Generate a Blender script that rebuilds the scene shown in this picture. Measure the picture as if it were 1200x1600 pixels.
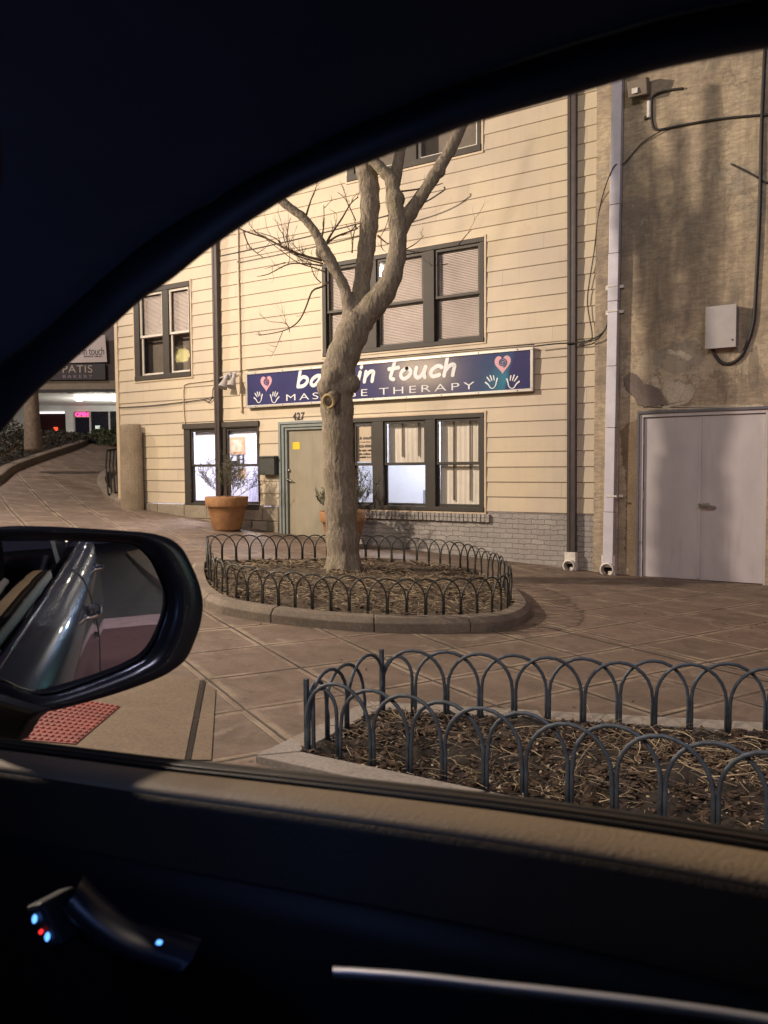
import bpy, bmesh, math, random
from mathutils import Vector as V3, Matrix, noise
R_=math.radians; PI=math.pi
rnd=random.Random(7)
scn=bpy.context.scene
for o in list(bpy.data.objects): bpy.data.objects.remove(o)
# ---------------------------------------------------------------- camera
FPX=1250.0; YAW,PIT,ROL=32.0,-3.2,0.4; CAMZ=1.6
def _basis():
    y,p,r=R_(YAW),R_(PIT),R_(ROL)
    f=V3((-math.sin(y)*math.cos(p),math.cos(y)*math.cos(p),math.sin(p)))
    rt=V3((math.cos(y),math.sin(y),0)); up=rt.cross(f)
    return f, rt*math.cos(r)-up*math.sin(r), up*math.cos(r)+rt*math.sin(r)
FW,RT,UP=_basis()
CAM=V3((0,0,CAMZ))
cd=bpy.data.cameras.new('camera'); cam=bpy.data.objects.new('camera',cd); scn.collection.objects.link(cam)
cd.sensor_fit='VERTICAL'; cd.sensor_height=36; cd.lens=36*FPX/1600; cd.clip_start=.01; cd.clip_end=400
M=Matrix((RT,UP,-FW)).transposed().to_4x4(); M.translation=CAM; cam.matrix_world=M
cd.dof.use_dof=True; cd.dof.focus_distance=9.0; cd.dof.aperture_fstop=13
scn.camera=cam
# ---------------------------------------------------------------- world, lights
w=bpy.data.worlds.new('World'); scn.world=w; w.use_nodes=True
nt=w.node_tree; bg=nt.nodes['Background']; bg.inputs[0].default_value=(.30,.27,.42,1); bg.inputs[1].default_value=.045
scn.view_settings.view_transform='Standard'; scn.view_settings.look='None'; scn.view_settings.exposure=0; scn.view_settings.gamma=1
def lamp(name,loc,watt,col,size=.12,spot=None,target=None):
    l=bpy.data.lights.new(name,'SPOT' if spot else 'POINT'); l.energy=watt; l.color=col; l.shadow_soft_size=size
    o=bpy.data.objects.new(name,l); scn.collection.objects.link(o); o.location=loc
    if spot:
        l.spot_size=R_(spot); l.spot_blend=1.0
        o.rotation_euler=(V3(target)-V3(loc)).to_track_quat('-Z','Y').to_euler()
    return o
lamp('street_light_glow',(-13.0,2.95,7.4),7400,(1,.825,.66),.15,140,(-1.5,11.7,1.0))         # warm lamp on the pavement, left of the frame
lamp('street_light_glow',(4.5,-1.5,9.5),1300,(.80,.76,1.0),.35)
lamp('street_light_glow',(-3.0,-5.5,9.0),2500,(1,.85,.68),.7)             # lamp across the road         # cool lamp over the road, behind the camera
lamp('tail_light_glow',(1.6,7.0,1.5),65,(1,.12,.10),.15,110,(-2.0,11.0,.0))                # red light of a vehicle out of frame on the right
lamp('lamp_reflection_glow',(-15.8,-6,5.6),420,(1,.72,.36),.10)
lamp('lamp_reflection_glow',(-17.0,-6,5.65),420,(1,.72,.36),.10)
lamp('signal_glow',(-13.2,-8,5.1),230,(.0,.85,.75),.20)
lamp('cabin_blue_fill',(-.50,.16,1.50),.45,(.25,.38,.9),.03)  # blue lamp added near the pillar to tint the headliner
lamp('cabin_blue_fill',(-.52,-.25,1.42),.05,(.16,.30,1),.05)
lamp('armrest_fill',(.02,-.05,.95),.03,(.75,.8,1),.03)  # unseen lamp added to brighten the armrest strip
for i_,(x_,y_,z_,w_,c_) in enumerate(((14,5.5,3.2,30,(1,.85,.6)),(19,7,2.8,40,(.3,.6,1)),(24,5,3.6,60,(1,.9,.7)),(9,6.4,2.6,14,(.3,1,.8)),(30,4.4,3.0,60,(1,.8,.5)),(12,4.6,2.2,12,(1,.95,.9)))): lamp('flank_glint_lamp',(x_,y_,z_),w_*2.2,c_,.10)  # unseen lamps added for highlights on the car flank
# ---------------------------------------------------------------- helpers
XS=[-60,-27,-25,-14.1,-9,-3,0,60]; ZS=[2.8,2.7,2.55,.83,.32,0,-.02,-.02]
def g(x):
    for i in range(len(XS)-1):
        if x<=XS[i+1]:
            t=max(0,(x-XS[i])/(XS[i+1]-XS[i])); return ZS[i]+(ZS[i+1]-ZS[i])*t
    return ZS[-1]
def ray(px,py): return FW+RT*((px-600)/FPX)+UP*((800-py)/FPX)
def Wp(px,py,y=11.7):
    d=ray(px,py); return CAM+d*(y/d.y)
def Gp(px,py,h=0):
    d=ray(px,py); t=.5
    while t<90:
        p=CAM+d*t
        if p.z<g(p.x)+h: return V3((p.x,p.y,g(p.x)+h))
        t+=.01
    return p
def Zp(px,py,z): return CAM+ray(px,py)*z
D=11.7
def tagit(o,label=None,cat=None,group=None,kind=None):
    if label: o['label']=label
    if cat: o['category']=cat
    if group: o['group']=group
    if kind: o['kind']=kind
    return o
def thing(name,label,cat,loc=(0,0,0),group=None,rotz=0):
    o=bpy.data.objects.new(name,None); scn.collection.objects.link(o); o.empty_display_size=.1
    o.location=loc; o.rotation_euler=(0,0,rotz)
    return tagit(o,label,cat,group)
bpy_ctx=bpy.context
class MB:
    def __init__(s): s.v=[]; s.f=[]
    def quad(s,a,b,c,d):
        n=len(s.v); s.v+= [tuple(a),tuple(b),tuple(c),tuple(d)]; s.f.append((n,n+1,n+2,n+3)); return s
    def box(s,x0,x1,y0,y1,z0,z1):
        n=len(s.v)
        s.v+=[(x,y,z) for z in (z0,z1) for x,y in ((x0,y0),(x1,y0),(x1,y1),(x0,y1))]
        s.f+=[(n+3,n+2,n+1,n),(n+4,n+5,n+6,n+7)]+[(n+i,n+(i+1)%4,n+4+(i+1)%4,n+4+i) for i in range(4)]
        return s
    def obox(s,c,ax,ay,az):   # oriented box from centre + half-axes
        c,ax,ay,az=map(V3,(c,ax,ay,az)); n=len(s.v)
        for k in(-1,1):
            for i,j in((-1,-1),(1,-1),(1,1),(-1,1)): s.v.append(tuple(c+ax*i+ay*j+az*k))
        s.f+=[(n+3,n+2,n+1,n),(n+4,n+5,n+6,n+7)]+[(n+i,n+(i+1)%4,n+4+(i+1)%4,n+4+i) for i in range(4)]
        return s
    def rows(s,rows,close=False,caps=False):
        n=len(s.v); m=len(rows[0])
        for r in rows: s.v+=[tuple(p) for p in r]
        for i in range(len(rows)-1):
            for j in range(m if close else m-1):
                a=n+i*m+j; b=n+i*m+(j+1)%m
                s.f.append((a,b,b+m,a+m))
        if caps: s.f.append(tuple(n+j for j in reversed(range(m)))); s.f.append(tuple(n+(len(rows)-1)*m+j for j in range(m)))
        return s
    def tube(s,pts,r,seg=8,closed=False):
        pts=[V3(p) for p in pts]; rows=[]; N=len(pts)
        rr=r if isinstance(r,(list,tuple)) else [r]*N
        prev=None
        for i,p in enumerate(pts):
            t=((pts[(i+1)%N]-pts[i-1]) if closed else (pts[min(i+1,N-1)]-pts[max(i-1,0)]))
            if t.length<1e-9: t=V3((0,0,1))
            t.normalize()
            if prev is None:
                a=t.cross(V3((0,0,1)));
                if a.length<.1: a=t.cross(V3((1,0,0)))
            else: a=prev-t*prev.dot(t)
            a.normalize(); prev=a; b=t.cross(a)
            rows.append([p+(a*math.cos(2*PI*k/seg)+b*math.sin(2*PI*k/seg))*rr[i] for k in range(seg)])
        if closed: rows.append(rows[0])
        return s.rows(rows,close=True,caps=not closed)
    def lathe(s,prof,c=(0,0,0),seg=32):
        c=V3(c)
        return s.rows([[c+V3((r*math.cos(2*PI*k/seg),r*math.sin(2*PI*k/seg),z)) for k in range(seg)] for r,z in prof],close=True,caps=True)
    def ext(s,pts,d):        # extrude polygon pts (3D) by vector d
        pts=[V3(p) for p in pts]; d=V3(d); n=len(s.v); m=len(pts)
        s.v+=[tuple(p) for p in pts]+[tuple(p+d) for p in pts]
        s.f+=[tuple(range(n,n+m)),tuple(reversed(range(n+m,n+2*m)))]+[(n+i,n+m+i,n+m+(i+1)%m,n+(i+1)%m) for i in range(m)]
        return s
    def build(s,name,mat,parent=None,smooth=False,bevel=0,label=None,autosm=None):
        me=bpy.data.meshes.new(name); me.from_pydata(s.v,[],s.f); me.update()
        bm=bmesh.new(); bm.from_mesh(me); bmesh.ops.recalc_face_normals(bm,faces=bm.faces); bm.to_mesh(me); bm.free()
        me.materials.append(mat)
        if smooth: me.polygons.foreach_set('use_smooth',[True]*len(me.polygons))
        o=bpy.data.objects.new(name,me); scn.collection.objects.link(o)
        if parent: o.parent=parent
        if bevel:
            b=o.modifiers.new('bevel','BEVEL'); b.width=bevel; b.segments=2; b.limit_method='ANGLE'; b.angle_limit=R_(40)
        if label: o['label']=label
        return o
# ---- materials
def newmat(name):
    m=bpy.data.materials.new(name); m.use_nodes=True; t=m.node_tree; b=t.nodes['Principled BSDF']
    return m,t,b
def N(t,typ,**k):
    n=t.nodes.new(typ)
    for a,v in k.items():
        if a in('ins',):
            for kk,vv in v.items():
                n.inputs[kk].default_value=vv
        else: setattr(n,a,v)
    return n
def L(t,a,b): t.links.new(a,b)
def coord(t,scale=(1,1,1),loc=(0,0,0),rot=(0,0,0)):
    tc=N(t,'ShaderNodeTexCoord'); mp=N(t,'ShaderNodeMapping'); mp.inputs['Scale'].default_value=scale; mp.inputs['Location'].default_value=loc; mp.inputs['Rotation'].default_value=rot
    L(t,tc.outputs['Object'],mp.inputs[0]); return mp.outputs[0]
def noi(t,vec,scale,detail=6,rough=.6,dist=0):
    n=N(t,'ShaderNodeTexNoise'); n.inputs['Scale'].default_value=scale; n.inputs['Detail'].default_value=detail; n.inputs['Roughness'].default_value=rough; n.inputs['Distortion'].default_value=dist
    if vec is not None: L(t,vec,n.inputs['Vector'])
    return n.outputs['Fac']
def ramp(t,fac,stops,interp='LINEAR'):
    r=N(t,'ShaderNodeValToRGB'); r.color_ramp.interpolation=interp
    e=r.color_ramp.elements
    while len(e)<len(stops): e.new(.5)
    for i,(p,c) in enumerate(stops):
        e[i].position=p; e[i].color=(c,c,c,1) if isinstance(c,(int,float)) else (*c,1)
    L(t,fac,r.inputs[0]); return r.outputs[0]
def mixc(t,fac,a,b,mode='MIX'):
    m=N(t,'ShaderNodeMix',data_type='RGBA',blend_type=mode)
    if isinstance(fac,(int,float)): m.inputs[0].default_value=fac
    else: L(t,fac,m.inputs[0])
    for i,x in((6,a),(7,b)):
        if isinstance(x,(tuple,list)): m.inputs[i].default_value=(*x[:3],1)
        else: L(t,x,m.inputs[i])
    return m.outputs[2]
def mth(t,op,a,b=None,c=None,clamp=False):
    m=N(t,'ShaderNodeMath',operation=op); m.use_clamp=clamp
    for i,x in enumerate((a,b,c)):
        if x is None: continue
        if isinstance(x,(int,float)): m.inputs[i].default_value=x
        else: L(t,x,m.inputs[i])
    return m.outputs[0]
def bump(t,b,h,strength=.4,dist=.01,prev=None):
    n=N(t,'ShaderNodeBump'); n.inputs['Strength'].default_value=strength; n.inputs['Distance'].default_value=dist
    L(t,h,n.inputs['Height'])
    if prev is not None: L(t,prev,n.inputs['Normal'])
    L(t,n.outputs[0],b.inputs['Normal']); return n.outputs[0]
def plain(name,col,rough=.6,metal=0,var=.15,scale=6,bumpd=0,bs=60,coat=0,spec=.5):
    m,t,b=newmat(name); c=coord(t)
    f=noi(t,c,scale,6,.65)
    lo=tuple(x*(1-var) for x in col); hi=tuple(min(1,x*(1+var)) for x in col)
    L(t,ramp(t,f,[(.3,lo),(.7,hi)]),b.inputs['Base Color'])
    b.inputs['Roughness'].default_value=rough; b.inputs['Metallic'].default_value=metal; b.inputs['Coat Weight'].default_value=coat
    b.inputs['Specular IOR Level'].default_value=spec
    if bumpd: bump(t,b,noi(t,c,bs,4),.5,bumpd)
    return m
def emit(name,col,s):
    m,t,b=newmat(name); b.inputs['Base Color'].default_value=(*[x*.5 for x in col],1); b.inputs['Emission Color'].default_value=(*col,1); b.inputs['Emission Strength'].default_value=s
    return m
def glass(name,tint=(.97,.97,.97),base=.0):
    m,t,b=newmat(name); t.nodes.remove(b)
    tr=N(t,'ShaderNodeBsdfTransparent'); tr.inputs[0].default_value=(*tint,1); gl=N(t,'ShaderNodeBsdfGlossy'); gl.inputs['Roughness'].default_value=.03
    c=coord(t); gb=N(t,'ShaderNodeBump'); gb.inputs['Strength'].default_value=.25; gb.inputs['Distance'].default_value=.004; L(t,noi(t,c,2.5,2),gb.inputs['Height']); L(t,gb.outputs[0],gl.inputs['Normal'])
    lw=N(t,'ShaderNodeLayerWeight'); lw.inputs[0].default_value=.5; fr=N(t,'ShaderNodeMath',operation='MULTIPLY_ADD'); L(t,mth(t,'POWER',lw.outputs['Facing'],4),fr.inputs[0]); fr.inputs[1].default_value=.6; fr.inputs[2].default_value=.045
    mx=N(t,'ShaderNodeMixShader'); L(t,fr.outputs[0],mx.inputs[0]); L(t,tr.outputs[0],mx.inputs[1]); L(t,gl.outputs[0],mx.inputs[2])
    L(t,mx.outputs[0],t.nodes['Material Output'].inputs[0]); return m

def m_siding():
    m,t,b=newmat('cream_siding'); tc=N(t,'ShaderNodeTexCoord'); sx=N(t,'ShaderNodeSeparateXYZ'); L(t,tc.outputs['Object'],sx.inputs[0])
    X,Z=sx.outputs[0],sx.outputs[2]
    row=mth(t,'FLOOR',mth(t,'DIVIDE',mth(t,'SUBTRACT',Z,.885),.235))
    wn=N(t,'ShaderNodeTexWhiteNoise',noise_dimensions='1D'); L(t,row,wn.inputs['W'])
    xo=mth(t,'ADD',mth(t,'DIVIDE',X,3.1),mth(t,'MULTIPLY',wn.outputs['Value'],9))
    fx=mth(t,'FRACT',xo); joint=mth(t,'LESS_THAN',fx,.0012)
    cb=N(t,'ShaderNodeCombineXYZ'); L(t,mth(t,'FLOOR',xo),cb.inputs[0]); L(t,row,cb.inputs[1])
    w2=N(t,'ShaderNodeTexWhiteNoise',noise_dimensions='2D'); L(t,cb.outputs[0],w2.inputs['Vector'])
    c=tc.outputs['Object']; big=noi(t,c,.7,4,.55); fine=noi(t,coord(t,(1,1,6)),9,6,.7); strk=noi(t,coord(t,(6,1,.35)),2.2,5,.6)
    base=mixc(t,w2.outputs['Value'],(.52,.435,.30),(.58,.49,.345))
    base=mixc(t,ramp(t,big,[(.40,0),(.62,.7)]),base,(.44,.37,.30))
    base=mixc(t,ramp(t,strk,[(.55,0),(.8,.25)]),base,(.33,.26,.20))
    base=mixc(t,ramp(t,fine,[(.5,0),(.8,.25)]),base,(.38,.30,.21))
    pk=noi(t,coord(t,(1,1,1.6)),3.4,5,.6,.4); base=mixc(t,ramp(t,pk,[(.60,0),(.72,.4)]),base,(.43,.35,.27)); rust=noi(t,c,23,3,.5); base=mixc(t,ramp(t,rust,[(.70,0),(.78,.35)]),base,(.2,.11,.05))
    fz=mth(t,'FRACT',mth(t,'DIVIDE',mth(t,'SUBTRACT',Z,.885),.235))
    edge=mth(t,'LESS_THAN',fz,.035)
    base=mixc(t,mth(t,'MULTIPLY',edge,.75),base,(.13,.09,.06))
    base=mixc(t,mth(t,'MULTIPLY',joint,.8),base,(.12,.09,.06))
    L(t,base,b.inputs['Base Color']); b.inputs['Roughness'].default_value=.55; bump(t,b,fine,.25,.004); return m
def m_concwall():
    m,t,b=newmat('stained_concrete'); c=coord(t); tc=N(t,'ShaderNodeTexCoord'); sx=N(t,'ShaderNodeSeparateXYZ'); L(t,tc.outputs['Object'],sx.inputs[0])
    X,Z=sx.outputs[0],sx.outputs[2]
    big=noi(t,c,.9,6,.62,.6); mid=noi(t,coord(t,(1.3,1,.55)),2.6,7,.68,.8); fine=noi(t,coord(t,(.6,1,2.2)),14,8,.72); st=noi(t,coord(t,(2.2,1,.4)),1.5,5,.6,.3)
    base=ramp(t,big,[(.30,(.24,.195,.15)),(.45,(.42,.335,.235)),(.60,(.56,.45,.30)),(.75,(.40,.35,.28))])
    base=mixc(t,ramp(t,mid,[(.45,0),(.68,.7)]),base,(.155,.138,.118))
    base=mixc(t,ramp(t,st,[(.5,0),(.72,.6)]),base,(.12,.105,.09))
    base=mixc(t,ramp(t,fine,[(.4,.45),(.62,0)]),base,(.13,.10,.07))
    sp=noi(t,c,9,4,.6,.6); base=mixc(t,ramp(t,sp,[(.66,0),(.70,.5)]),base,(.46,.40,.31))
    # chalky band and flaked patches around the door head
    dist=mth(t,'ADD',mth(t,'MULTIPLY',mth(t,'SUBTRACT',noi(t,c,4.5,8,.75),.5),.9),mth(t,'MULTIPLY',mth(t,'SUBTRACT',noi(t,c,16,6,.8),.5),.45))
    def blob(cx,cz,rx,rz,k=1.0,rot=0.0):
        dx=mth(t,'SUBTRACT',X,cx); dz=mth(t,'SUBTRACT',Z,cz)
        if rot:
            cr,sr=math.cos(rot),math.sin(rot)
            dx,dz=mth(t,'ADD',mth(t,'MULTIPLY',dx,cr),mth(t,'MULTIPLY',dz,sr)),mth(t,'SUBTRACT',mth(t,'MULTIPLY',dz,cr),mth(t,'MULTIPLY',dx,sr))
        dx=mth(t,'DIVIDE',dx,rx); dz=mth(t,'DIVIDE',dz,rz)
        d=mth(t,'ADD',mth(t,'MULTIPLY',dx,dx),mth(t,'MULTIPLY',dz,dz))
        return mth(t,'LESS_THAN',mth(t,'ADD',d,mth(t,'MULTIPLY',dist,2.2*k)),1)
    chalk=mth(t,'LESS_THAN',mth(t,'ADD',mth(t,'ABSOLUTE',mth(t,'DIVIDE',mth(t,'SUBTRACT',Z,2.98),.50)),mth(t,'MULTIPLY',dist,4.2)),.42)
    chalk=mth(t,'MULTIPLY',chalk,mth(t,'GREATER_THAN',X,-3.25)); base=mixc(t,mth(t,'MULTIPLY',chalk,.5),base,(.50,.42,.31))
    fl3=blob(-2.45,3.1,.35,.22,1.1); fl4=blob(-1.5,2.85,.07,.30,1.0)
    base=mixc(t,mth(t,'MULTIPLY',fl3,.5),base,(.22,.205,.18)); base=mixc(t,mth(t,'MULTIPLY',fl4,.5),base,(.12,.10,.08))
    vo=N(t,'ShaderNodeTexVoronoi',feature='DISTANCE_TO_EDGE'); vo.inputs['Scale'].default_value=.75
    va=N(t,'ShaderNodeVectorMath',operation='ADD'); cb2=N(t,'ShaderNodeCombineXYZ'); q_=mth(t,'MULTIPLY',noi(t,c,3,6,.7),.9); L(t,q_,cb2.inputs[0]); L(t,mth(t,'MULTIPLY',noi(t,coord(t,(1,1,1),(5,0,3)),4,6,.7),.7),cb2.inputs[2]); L(t,c,va.inputs[0]); L(t,cb2.outputs[0],va.inputs[1]); L(t,va.outputs[0],vo.inputs['Vector'])
    crk=mth(t,'MULTIPLY',mth(t,'LESS_THAN',vo.outputs['Distance'],.006),ramp(t,big,[(.45,0),(.55,1)])); base=mixc(t,mth(t,'MULTIPLY',crk,.35),base,(.06,.045,.035))
    drip=mth(t,'MULTIPLY',ramp(t,noi(t,coord(t,(7,1,.12)),1.6,4,.6),[(.56,0),(.68,1)]),ramp(t,Z,[(0,0),(1,1)])); base=mixc(t,mth(t,'MULTIPLY',drip,.22),base,(.10,.085,.07))
    L(t,base,b.inputs['Base Color']); b.inputs['Roughness'].default_value=.9
    h=mth(t,'SUBTRACT',mth(t,'ADD',mth(t,'MULTIPLY',fine,.5),mth(t,'MULTIPLY',mid,.6)),mth(t,'MULTIPLY',chalk,-.4))
    bump(t,b,h,.7,.02); return m
def m_brick(name,col,mort,w=.21,h=.078,painted=True):
    m,t,b=newmat(name); c=coord(t,rot=(R_(90),0,0)); tcx=coord(t)
    # distort coordinates a little so courses wander
    br=N(t,'ShaderNodeTexBrick'); br.inputs['Scale'].default_value=1; br.inputs['Brick Width'].default_value=w; br.inputs['Row Height'].default_value=h; br.inputs['Mortar Size'].default_value=.0045; br.inputs['Mortar Smooth'].default_value=.6
    br.inputs['Color1'].default_value=(*col,1); br.inputs['Color2'].default_value=(*[x*.86 for x in col],1); br.inputs['Mortar'].default_value=(*mort,1)
    tc=N(t,'ShaderNodeTexCoord'); sx=N(t,'ShaderNodeSeparateXYZ'); L(t,tc.outputs['Object'],sx.inputs[0]); cb=N(t,'ShaderNodeCombineXYZ')
    nz=mth(t,'MULTIPLY',mth(t,'SUBTRACT',noi(t,tcx,6,4),.5),.075)
    L(t,mth(t,'ADD',sx.outputs[0],nz),cb.inputs[0]); L(t,mth(t,'ADD',sx.outputs[2],nz),cb.inputs[1]); L(t,cb.outputs[0],br.inputs['Vector'])
    n1=noi(t,tcx,3,6,.6); n2=noi(t,tcx,26,5,.7)
    base=mixc(t,ramp(t,n1,[(.4,0),(.72,.5)]),br.outputs['Color'],tuple(x*.55 for x in col)); base=mixc(t,ramp(t,n2,[(.58,0),(.75,.5)]),base,tuple(x*.5 for x in col))
    L(t,base,b.inputs['Base Color']); b.inputs['Roughness'].default_value=.7
    h_=mth(t,'ADD',mth(t,'MULTIPLY',br.outputs['Fac'],-1.0),mth(t,'MULTIPLY',n2,.9)); bump(t,b,h_,1.0,.018); return m
def m_pave():
    m,t,b=newmat('scored_concrete'); tc=N(t,'ShaderNodeTexCoord'); sx=N(t,'ShaderNodeSeparateXYZ'); L(t,tc.outputs['Object'],sx.inputs[0])
    X,Y=sx.outputs[0],sx.outputs[1]; c=coord(t)
    ca,sa=.896,-.444
    wob=mth(t,'MULTIPLY',mth(t,'SUBTRACT',noi(t,c,1.2,3),.5),.03)
    U=mth(t,'ADD',mth(t,'ADD',mth(t,'MULTIPLY',X,ca),mth(t,'MULTIPLY',Y,sa)),wob)
    Vv=mth(t,'ADD',mth(t,'ADD',mth(t,'MULTIPLY',X,-sa),mth(t,'MULTIPLY',Y,ca)),wob)
    def line(u,off,sp):
        q=mth(t,'ABSOLUTE',mth(t,'SUBTRACT',mth(t,'FRACT',mth(t,'ADD',mth(t,'DIVIDE',mth(t,'SUBTRACT',u,off),sp),.5)),.5))
        return mth(t,'MULTIPLY',q,sp)
    du=line(U,-4.85,.735); dv=line(Vv,1.93,.745)
    dm=mth(t,'MINIMUM',du,dv)
    groove=ramp(t,dm,[(0,1),(.008,.95),(.014,0)]); band=mth(t,'MULTIPLY',ramp(t,dm,[(.0,1),(.055,1),(.062,0)]),1)
    lip=ramp(t,dm,[(.050,0),(.057,1),(.064,0)])
    big=noi(t,c,.55,6,.6,.5); mid=noi(t,c,3.2,7,.7,.5); fine=noi(t,c,38,6,.75); speck=noi(t,c,95,3,.6)
    cb=N(t,'ShaderNodeCombineXYZ'); L(t,mth(t,'FLOOR',mth(t,'DIVIDE',mth(t,'ADD',U,4.85),.735)),cb.inputs[0]); L(t,mth(t,'FLOOR',mth(t,'DIVIDE',mth(t,'SUBTRACT',Vv,1.93),.745)),cb.inputs[1])
    wn=N(t,'ShaderNodeTexWhiteNoise',noise_dimensions='2D'); L(t,cb.outputs[0],wn.inputs['Vector'])
    base=mixc(t,wn.outputs['Value'],(.175,.120,.092),(.235,.168,.130))
    base=mixc(t,ramp(t,big,[(.35,0),(.65,.75)]),base,(.125,.088,.060))
    base=mixc(t,ramp(t,mid,[(.42,0),(.66,.75)]),base,(.085,.060,.042))
    base=mixc(t,ramp(t,fine,[(.35,.45),(.6,0)]),base,(.10,.07,.05))
    sp2=noi(t,c,1.9,5,.7,1.0); base=mixc(t,ramp(t,sp2,[(.58,0),(.70,.55)]),base,(.32,.255,.195)); gum=noi(t,c,14,2,.4); base=mixc(t,ramp(t,gum,[(.745,0),(.76,.75)]),base,(.05,.04,.033))
    base=mixc(t,ramp(t,speck,[(.74,0),(.78,.7)]),base,(.42,.35,.27))
    wear=ramp(t,noi(t,coord(t,(1,1,1),(7,2,0)),1.7,6,.75),[(.42,.03),(.60,1)])
    base=mixc(t,mth(t,'MULTIPLY',band,mth(t,'MULTIPLY',wear,.60)),base,(.36,.28,.20))
    base=mixc(t,mth(t,'MULTIPLY',lip,mth(t,'MULTIPLY',wear,.35)),base,(.09,.065,.045))
    base=mixc(t,mth(t,'MULTIPLY',groove,ramp(t,noi(t,coord(t,(1,1,1),(1,9,0)),1.1,5,.7),[(.38,.35),(.55,.95)])),base,(.028,.02,.014))
    # settlement crack running from the island kerb
    ax,ay,bx,by=-3.0,7.62,-.2,6.25; l=math.hypot(bx-ax,by-ay); ux,uy=(bx-ax)/l,(by-ay)/l
    sd=mth(t,'ADD',mth(t,'MULTIPLY',mth(t,'SUBTRACT',X,ax),-uy),mth(t,'MULTIPLY',mth(t,'SUBTRACT',Y,ay),ux))
    al=mth(t,'ADD',mth(t,'MULTIPLY',mth(t,'SUBTRACT',X,ax),ux),mth(t,'MULTIPLY',mth(t,'SUBTRACT',Y,ay),uy))
    sd=mth(t,'ABSOLUTE',mth(t,'ADD',sd,mth(t,'MULTIPLY',wob,1.5)))
    cr=mth(t,'MULTIPLY',mth(t,'LESS_THAN',sd,.014),mth(t,'GREATER_THAN',al,.0)); base=mixc(t,mth(t,'MULTIPLY',cr,.95),base,(.022,.016,.011))
    L(t,base,b.inputs['Base Color']); L(t,ramp(t,mid,[(.3,.62),(.7,.85)]),b.inputs['Roughness'])
    h=mth(t,'SUBTRACT',mth(t,'ADD',mth(t,'MULTIPLY',fine,.35),mth(t,'MULTIPLY',mid,.3)),mth(t,'ADD',mth(t,'MULTIPLY',groove,1.6),mth(t,'ADD',mth(t,'MULTIPLY',cr,1.6),mth(t,'MULTIPLY',lip,.3))))
    bump(t,b,h,.8,.012); return m
def m_conc(name,c1,c2,sc=3,bd=.006,rough=.85):
    m,t,b=newmat(name); c=coord(t); n=noi(t,c,sc,8,.68,.5); f=noi(t,c,42,6,.75)
    base=ramp(t,n,[(.3,c2),(.68,c1)]); base=mixc(t,ramp(t,f,[(.35,.55),(.62,0)]),base,tuple(x*.5 for x in c2)); s=noi(t,c,110,2,.5); base=mixc(t,ramp(t,s,[(.72,0),(.76,.5)]),base,tuple(min(1,x*1.7) for x in c1))
    L(t,base,b.inputs['Base Color']); b.inputs['Roughness'].default_value=rough; bump(t,b,mth(t,'ADD',f,n),.7,bd); return m
def m_bark():
    m,t,b=newmat('bark'); c=coord(t,(1,1,.22)); r=noi(t,c,26,8,.75,1.2); r2=noi(t,coord(t,(1,1,.3)),7,6,.65,.8); li=noi(t,coord(t),3.2,5,.6); fine=noi(t,coord(t),70,4,.7)
    base=ramp(t,r,[(.32,(.10,.078,.056)),(.5,(.235,.19,.14)),(.66,(.42,.35,.27))])
    base=mixc(t,ramp(t,r2,[(.4,.0),(.7,.5)]),base,(.21,.18,.14)); base=mixc(t,ramp(t,li,[(.50,0),(.70,.45)]),base,(.26,.235,.13)); base=mixc(t,ramp(t,fine,[(.35,.4),(.55,0)]),base,(.07,.055,.042))
    L(t,base,b.inputs['Base Color']); b.inputs['Roughness'].default_value=.92; bump(t,b,mth(t,'ADD',mth(t,'MULTIPLY',r,1),mth(t,'MULTIPLY',r2,.5)),.8,.03); return m
def m_doorpaint(name,c1,c2):
    m,t,b=newmat(name); c=coord(t); n=noi(t,coord(t,(1,1,.5)),2.5,6,.6,.4); f=noi(t,c,180,3,.6); s=noi(t,coord(t,(5,1,.4)),3,6,.6)
    base=ramp(t,n,[(.3,c2),(.7,c1)]); base=mixc(t,ramp(t,s,[(.56,0),(.8,.4)]),base,tuple(x*.55 for x in c2)); sc=noi(t,c,30,4,.8); base=mixc(t,ramp(t,sc,[(.68,0),(.72,.35)]),base,tuple(x*.4 for x in c2))
    L(t,base,b.inputs['Base Color']); b.inputs['Roughness'].default_value=.42; bump(t,b,f,.3,.0015); return m
def m_paint():
    m,t,b=newmat('blue_black_iron'); c=coord(t); n=noi(t,c,18,6,.7); rr=noi(t,c,45,4,.6)
    base=ramp(t,n,[(.35,(.035,.045,.060)),(.7,(.085,.105,.135))]); base=mixc(t,ramp(t,rr,[(.62,0),(.7,.6)]),base,(.10,.045,.02))
    L(t,base,b.inputs['Base Color']); b.inputs['Roughness'].default_value=.6; b.inputs['Metallic'].default_value=.1; bump(t,b,rr,.3,.001); return m
def m_terra():
    m,t,b=newmat('terracotta'); c=coord(t); n=noi(t,c,7,6,.65,.4); st=noi(t,coord(t,(5,5,1)),3,6,.6); f=noi(t,c,60,4)
    base=ramp(t,n,[(.3,(.22,.10,.038)),(.7,(.36,.185,.075))]); base=mixc(t,ramp(t,st,[(.55,0),(.75,.5)]),base,(.38,.28,.2)); L(t,base,b.inputs['Base Color']); b.inputs['Roughness'].default_value=.8; bump(t,b,f,.3,.003); return m
def m_blind(name,col,dark):
    m,t,b=newmat(name); tc=N(t,'ShaderNodeTexCoord'); sx=N(t,'ShaderNodeSeparateXYZ'); L(t,tc.outputs['Object'],sx.inputs[0]); n=noi(t,coord(t),4,5,.6)
    base=mixc(t,ramp(t,n,[(.4,0),(.7,.6)]),col,dark); L(t,base,b.inputs['Base Color']); b.inputs['Roughness'].default_value=.6; return m
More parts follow.
